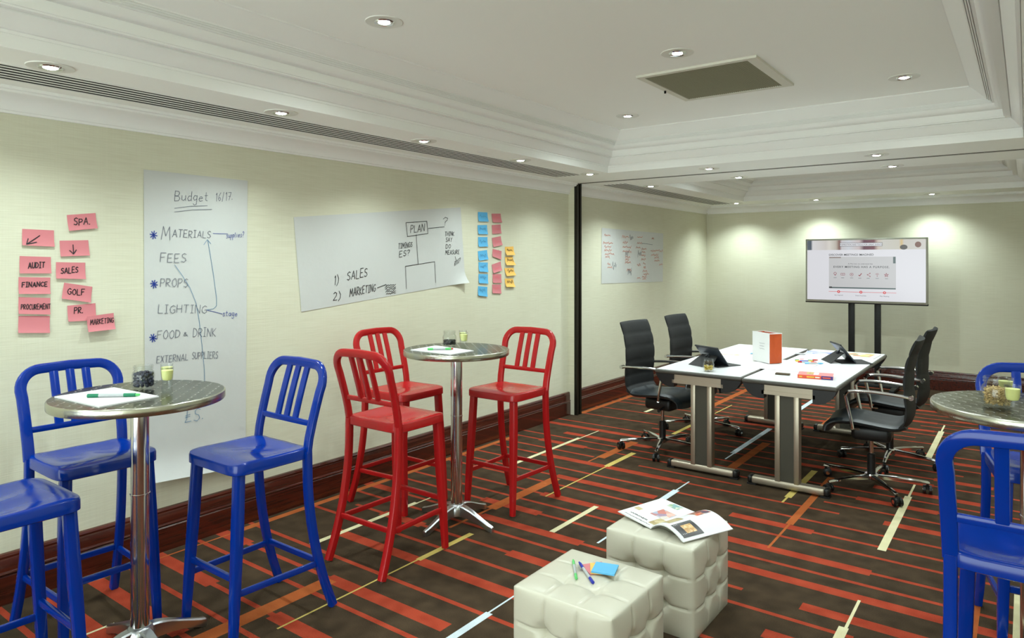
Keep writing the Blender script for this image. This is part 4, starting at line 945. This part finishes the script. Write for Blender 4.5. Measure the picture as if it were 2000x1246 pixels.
def heap(loc, m, n, size, h, label, r0=.037, cat='granola', flat=.6):
    rb = random.Random(n); b = MB()
    for k in range(n):
        a = rb.uniform(0, 2 * PI); r = r0 * math.sqrt(rb.random()); z = .012 + rb.random() * (h - .012); s_ = size * rb.uniform(.6, 1.1)
        mt = Matrix.Rotation(rb.uniform(0, 6), 3, 'Z') @ Matrix.Rotation(rb.uniform(0, 6), 3, 'X')
        vs = [mt @ Vector(v) for v in ((s_, 0, 0), (-s_, 0, 0), (0, s_ * .8, 0), (0, -s_ * .8, 0), (0, 0, s_ * flat), (0, 0, -s_ * flat))]
        b.add([(v.x + r * math.cos(a), v.y + r * math.sin(a), v.z + z) for v in vs], [(0, 2, 4), (2, 1, 4), (1, 3, 4), (3, 0, 4), (2, 0, 5), (1, 2, 5), (3, 1, 5), (0, 3, 5)])
    o = b.build(cat.replace(' ', '_'), m, None, loc=loc, smooth=False); tag(o, label, cat, kind='stuff'); return o
# middle table
pad([(.866, 2.962), (.846, 3.205), (1.196, 3.158), (1.196, 2.958)], TZ, .006, 'white writing pad under the marker on the middle bar table')
marker('marker_pen', (.968, 3.002, TZ + .006), (1.080, 3.105, TZ + .006), .0075, ('lgreen', 'greypen', 'rpen'), 'light green marker pen with a red tip on the middle bar table', 'marker pens')
J2 = (.912, 3.260, TZ); jar(J2, 'glass jar of dark seeds on the middle bar table'); heap(J2, M['seeds'], 700, .0045, .042, 'dark seeds filling the lower half of a jar', .038, 'seeds')
shot((1.044, 3.244, TZ), 'front shot glass of pale yellow drink on the middle bar table'); shot((.966, 3.326, TZ), 'rear shot glass of pale yellow drink on the middle bar table')
# right table
J3 = (3.742, 3.120, TZ); jar(J3, 'glass jar of granola on the right-hand bar table', 1.12); heap(J3, M['granola'], 900, .0055, .072, 'golden granola filling the jar on the right-hand table', .041, 'granola')
shot((3.790, 3.033, TZ), 'front shot glass of pale yellow drink on the right-hand bar table'); shot((3.766, 3.212, TZ), 'shot glass standing behind the granola jar')

# ------------------------------------------------------------------ things on the meeting tables
DZ = .760
# white paper spread over both tops
ps = thing('paper_sheet', (2.15, 5.9, DZ + .0003), 0, 'long white paper sheet spread under the gift bag across both tables', 'paper')
rp = random.Random(4)
def cov(u, v): return Vector((-.13 + .44 * u + .03 * v, -.45 + .60 * v + .03 * u, .0006 + .004 * max(0, math.sin(11 * u + 3 * v)) * (1 - abs(2 * v - 1)) ** .5))
b = MB(); b.grid(cov, 24, 24); b.grid(lambda u, v: cov(u, v) + Vector((0, 0, .0004)), 24, 24); b.build('sheet', M['paper_flat'], ps, fix=False)
# gift bag
A, B, Cc = Vector((1.985, 5.86)), Vector((2.160, 5.735)), Vector((2.238, 5.826)); Dd = A + (Cc - B)
bg = thing('gift_bag', (B.x, B.y, DZ + .006), math.atan2((A - B).y, (A - B).x) + PI, 'white paper gift bag with orange sides on the meeting table', 'gift bag')
wb, db, hb = (A - B).length, (Cc - B).length, .245      # local: x from -wb (A) to 0 (B); y towards the back
MB().box(-wb, 0, -.001, .001, 0, hb).build('front_panel', M['bag_white'], bg, smooth=False); MB().box(-wb, 0, db - .001, db + .001, 0, hb - .002).build('back_panel', M['bag_white'], bg, smooth=False)
for x in (0, -wb):
    s_ = MB(); f = .016 * (1 if x == 0 else -1)
    rings = [[(x, .001, z), (x - f * (z / hb), db / 2, z), (x, db - .001, z), (x - .001, db - .001, z), (x - f * (z / hb) - .001, db / 2, z), (x - .001, .001, z)] for z in (0, hb * .5, hb - .006)]
    s_.loft(rings).build('side_gusset', M['orange'], bg, smooth=False)
    MB().box(x - .0022, x + .0012, -.001, db + .001, hb - .008, hb - .002).build('gusset_hem', M['bag_white'], bg, smooth=False)
MB().box(-wb, 0, 0, db, 0, .002).build('bag_base', M['orange'], bg, smooth=False)
MB().box(-wb + .002, -.002, .0012, .002, .01, hb - .01).build('lining', M['orange'], bg, smooth=False); MB().box(-wb + .002, -.002, db - .002, db - .0012, .01, hb - .01).build('lining', M['orange'], bg, smooth=False)
for k, (x0, wd) in enumerate(((-.125, .065), (-.12, .055), (-.122, .06))):
    ik = Ink(lambda u, v: (u, -.0016, v), .003); ik.zig(x0, .150 - .022 * k, wd, .009, 12, k); ik.build(M['grey_print'], bg, 'bag_print')
# jar of dried fruit at the table's near edge
JX = (1.893, 5.10, DZ); jar(JX, 'glass jar of dried fruit at the near edge of the left meeting table', .95)
heap(JX, M['banana'], 160, .011, .045, 'yellow dried fruit in the lower part of the jar', .030, 'dried fruit', .35); heap((JX[0], JX[1], DZ + .038), M['nuts'], 70, .010, .035, 'dark dried fruit in the upper part of the jar', .028, 'dried fruit', .5)
# tablets on folding stands
def tablet(loc, rz, label, s=1.0):
    t = thing('tablet_stand', loc, rz, label, 'tablet', 'tablets on folding stands')
    # screen leans back towards +x; seen from the stand side (-x)
    R = Matrix.Rotation(math.radians(50), 3, 'Y')
    def tr(mb_): mb_.v = [tuple(R @ Vector(v) + Vector((.03, 0, .054))) for v in mb_.v]; return mb_
    tr(MB().rbox(-.125, .060, -.125, .125, -.005, .005, .004, 2)).build('tablet_body', M['dark_grey'], t)
    tr(MB().box(-.112, .050, -.115, .115, .0050, .0058)).build('tablet_screen', M['screen_glass'], t, smooth=False)
    tr(MB().rbox(-.132, -.122, -.127, .127, -.006, .006, .002, 1)).build('case_rim', M['case'], t)
    b_ = MB(); b_.add([(-.13, -.12, .002), (-.015, -.085, .085), (-.015, .085, .085), (-.13, .12, .002), (-.128, -.12, 0), (-.012, -.085, .080), (-.012, .085, .080), (-.128, .12, 0)], [(0, 1, 2, 3), (7, 6, 5, 4), (0, 4, 5, 1), (1, 5, 6, 2), (2, 6, 7, 3), (3, 7, 4, 0)]); b_.build('stand_leg', M['case'], t, smooth=False)
    MB().rbox(-.045, .20, -.125, .125, 0, .006, .002, 1).build('keyboard_cover', M['case'], t)
    MB().tube([(-.045, -.02, .072), (-.02, 0, .094), (-.045, .02, .072)], .006, 8).build('hinge_clip', M['dark_grey'], t)
    return t
tablet((1.80, 5.40, DZ), math.radians(65), 'dark tablet on a folding stand at the near left of the tables')
tablet((2.60, 6.24, DZ), math.radians(30), 'dark tablet on a folding stand at the right side of the tables')
# books
bk = thing('book', (2.625, 5.225, DZ + .0), math.radians(10), 'thick paperback with pink cover and orange and purple spine', 'book')
MB().box(-.115, .115, -.008, .15, .0, .003).build('back_cover', M['book_cover'], bk, smooth=False); MB().box(-.112, .112, -.005, .148, .003, .022).build('page_block', M['pages'], bk, smooth=False); MB().box(-.115, .115, -.008, .15, .022, .025).build('front_cover', M['book_cover'], bk, smooth=False)
MB().box(-.115, .04, -.012, -.008, 0, .025).build('orange_spine', M['book_orange'], bk, smooth=False); MB().box(.04, .115, -.012, -.008, 0, .025).build('purple_spine', M['book_purple'], bk, smooth=False)
for x0, x1, m in ((-.105, -.085, 'ypen'), (-.055, -.005, 'ypen'), (0.0, .03, 'pages'), (.048, .10, 'book_orange')): MB().box(x0, x1, -.0126, -.0118, .008, .017).build('spine_print', M[m], bk, smooth=False)
MB().box(-.06, -.015, .03, .14, .0251, .0256).build('cover_picture', M['granola'], bk, smooth=False); MB().box(-.012, .02, .03, .13, .0251, .0256).build('cover_picture', M['pages'], bk, smooth=False)
tag(MB().rbox(-.06, .04, -.02, .025, 0, .012, .003, 1).build('cable_box', M['nuts'], loc=(2.40, 5.27, DZ), rot=(0, 0, .12)), 'small dark brown box on the table left of the paperback', 'box')
# pens
for k, (x, y, a, cols, lb) in enumerate(((2.300, 6.105, .05, ('rpen', 'bag_white', 'rpen'), 'white pen with red ends, farthest in the group on the right meeting table'), (2.275, 6.055, .0, ('green', 'bag_white', 'darkleg'), 'white marker pen with a green cap beside the orange gift bag'), (2.29, 6.01, .03, ('ypen', 'bpen', 'book_orange'), 'yellow and blue pen in the group on the right meeting table'),
        (2.32, 5.965, -.02, ('rpen', 'greypen', 'rpen'), 'red and grey pen in the group on the right meeting table'), (2.385, 5.925, .12, ('lbpen', 'greypen', 'lbpen'), 'light blue pen, nearest in the group on the right meeting table'))):
    marker('pen', (x, y, DZ + .001), (x + .145 * math.cos(a + .45), y + .145 * math.sin(a + .45), DZ + .001), .0065, cols, lb, 'pens on the right meeting table', 'pen')
# magazines and leaflets
def printed(name, cols, sc_=14):
    def b_(n, l, p, tc):
        v = n.new('ShaderNodeTexVoronoi'); v.inputs['Scale'].default_value = sc_; l.new(tc.outputs['Object'], v.inputs['Vector'])
        sep = n.new('ShaderNodeSeparateColor'); l.new(v.outputs['Color'], sep.inputs[0])
        r = ramp(n, l, sep.outputs[0], [(i / max(1, len(cols) - 1), c_) for i, c_ in enumerate(cols)]); l.new(r.outputs[0], p.inputs['Base Color']); p.inputs['Roughness'].default_value = .35
    return tex_mat(name, b_)
PR_blue = printed('blue_magazine_print', [(60, 84, 190), (230, 232, 240), (84, 110, 210), (200, 206, 220)], 18); PR_mix = printed('newspaper_print', [(230, 220, 130), (214, 120, 76), (236, 236, 230), (60, 160, 120), (226, 206, 120)], 16); PR_or = printed('leaflet_print', [(226, 150, 90), (236, 232, 226), (216, 170, 130), (240, 226, 200)], 22)
m1 = thing('magazine', (2.36, 6.66, DZ), .15, 'blue and white magazine behind the right tablet', 'magazine'); MB().box(-.14, .10, -.10, .10, 0, .010).build('pages', M['paper_flat'], m1, smooth=False); MB().box(-.135, .095, -.095, .095, .010, .0106).build('cover_print', PR_blue, m1, smooth=False)
m2 = thing('magazine', (2.62, 6.72, DZ), -.03, 'open colourful newspaper at the far right corner of the tables', 'magazine'); MB().box(-.17, .17, -.15, .15, 0, .007).build('pages', M['paper_flat'], m2, smooth=False); MB().box(-.155, .13, -.11, .13, .007, .0076).build('page_print', PR_mix, m2, smooth=False)
m3 = thing('leaflet', (1.72, 6.12, DZ), .05, 'leaflet with an orange picture on the left meeting table', 'leaflet'); MB().box(-.17, .12, -.11, .11, 0, .002).build('sheet', M['paper_flat'], m3, smooth=False); MB().box(-.13, .07, -.07, .04, .002, .0026).build('picture', PR_or, m3, smooth=False)
for x, y, a, m, lb in ((1.86, 6.42, .3, 'yellownote', 'small orange note behind the gift bag'), (1.87, 6.30, .1, 'lbpen', 'small light blue note behind the gift bag'), (2.20, 6.52, .2, 'grey_print', 'thin grey slip of paper right of the gift bag')):
    tag(MB().box(-.04, .04, -.035, .035, 0, .0012).build('paper_slip', M[m], loc=(x, y, DZ + .0045), rot=(0, 0, a), smooth=False), lb, 'paper slip', 'slips behind the gift bag')

# ------------------------------------------------------------------ things on the ottomans
OZ = .391
marker('pen', (2.462, 2.245, OZ), (2.366, 2.378, OZ), .0055, ('lgreen', 'greypen', 'lgreen'), 'light green pen on the nearer ottoman', 'pens on the ottoman', 'pen')
marker('pen', (2.531, 2.252, OZ), (2.398, 2.372, OZ), .0060, ('bpen', 'greypen', 'bpen'), 'dark blue pen on the nearer ottoman', 'pens on the ottoman', 'pen')
for (x, y, a, z, th, m, lb) in ((2.475, 2.372, .95, 0, .004, 'pink', 'pink note pad at the bottom of the stack on the nearer ottoman'), (2.500, 2.374, .55, .004, .004, 'yellownote', 'orange note pad in the middle of the stack on the nearer ottoman'), (2.515, 2.372, .62 - .32, .008, .006, 'bluenote', 'light blue note pad on top of the stack on the nearer ottoman')):
    t = thing('note_pad', (x, y, OZ + z), a, lb, 'note pad', 'note pads on the ottoman'); q = .045
    MB().box(-q, q, -q, q, 0, th * .8).build('pad_sheets', M[m], t, smooth=False); MB().box(-q, q, -q, q, th * .8, th).build('top_sheet', M[m], t, smooth=False)
# open magazine, right page arched up
mg = thing('magazine', (2.50, 2.985, OZ + .001), 0, 'open glossy magazine lying on the farther ottoman', 'magazine')
spn = [Vector((2.475, 2.865)), Vector((2.57, 3.165))]      # spine near / far
lft = [Vector((2.272, 2.935)), Vector((2.36, 3.225))]; rgt = [Vector((2.655, 2.805)), Vector((2.775, 3.075))]
def page(e0, e1, arch, nm, zoff=0):
    def f(u, v):
        a_ = (spn[0] * (1 - v) + spn[1] * v); b_ = e0 * (1 - v) + e1 * v; q = a_ + (b_ - a_) * u
        return Vector((q.x - 2.50, q.y - 2.985, arch(u, v) + zoff))
    b = MB(); nu, nv = 18, 6; b.grid(f, nu, nv); b.grid(lambda u, v: f(u, v) + Vector((0, 0, .006 if u < .98 else .003)), nu, nv)
    n1 = (nu + 1) * (nv + 1); rim = [i for i in range(nu + 1)] + [(j + 1) * (nu + 1) + nu for j in range(nv)] + [nv * (nu + 1) + nu - 1 - i for i in range(nu)] + [(nv - 1 - j) * (nu + 1) for j in range(nv - 1)]
    for i in range(len(rim)): b.f.append([rim[i], rim[(i + 1) % len(rim)], n1 + rim[(i + 1) % len(rim)], n1 + rim[i]]); b.m.append(0)
    o = b.build(nm, M['paper_flat'], mg, fix=False); return o, f
ol, fl = page(*lft, lambda u, v: .002 + .012 * u, 'left_pages'); orr, fr = page(*rgt, lambda u, v: .004 + .040 * math.sin(min(1, u * 1.05) * PI) ** .8 * (1 - .25 * u), 'right_pages')
def patch(parent, f, u0, u1, v0, v1, m, nm, dz=.0066):
    b = MB(); b.grid(lambda u, v: f(u0 + (u1 - u0) * u, v0 + (v1 - v0) * v) + Vector((0, 0, dz)), 8, 5); return b.build(nm, m, parent, fix=False)
PH1 = printed('photo_red_blue', [(196, 60, 50), (228, 214, 200), (110, 150, 200), (214, 120, 80), (240, 236, 232)], 30); PH2 = printed('photo_tan', [(186, 170, 120), (214, 200, 160), (170, 150, 100)], 40); PH3 = printed('photo_dark', [(50, 48, 52), (66, 66, 68), (58, 54, 50)], 30); PH4 = printed('photo_people', [(60, 56, 92), (226, 160, 120), (214, 96, 70), (90, 80, 80), (236, 214, 190)], 45); PH5 = printed('photo_gold', [(226, 190, 130), (190, 140, 80), (240, 216, 170)], 70); PH6 = printed('photo_green', [(150, 176, 130), (120, 170, 180), (214, 214, 190)], 50)
patch(ol, fl, .12, .52, .36, .66, PH1, 'page_photo'); patch(ol, fl, .03, .22, .10, .36, PH2, 'page_photo'); patch(ol, fl, .32, .62, .82, .97, PH6, 'page_photo'); patch(ol, fl, .76, .92, .30, .40, PH2, 'page_photo')
patch(orr, fr, .52, .93, .06, .46, PH3, 'page_photo'); patch(orr, fr, .62, .85, .18, .38, PH5, 'page_photo', .0070); patch(orr, fr, .10, .45, .66, .97, PH4, 'page_photo'); patch(orr, fr, .18, .42, .10, .40, PH2, 'page_photo')
ik = Ink(lambda u, v: tuple(fl(u, v) + Vector((0, 0, .0068))), .010)
ik.zig(.30, .12, .5, .05, 26, 3); ik.zig(.10, .035, .75, .035, 40, 4, .007); ik.build(M['ink'], ol, 'headline')
ik = Ink(lambda u, v: tuple(fr(u, v) + Vector((0, 0, .0074))), .012)
for k in range(3): ik.line([(.55, .10 + k * .03), (.86, .10 + k * .03)], .008)
ik.build(M['paper_flat'], orr, 'photo_caption')
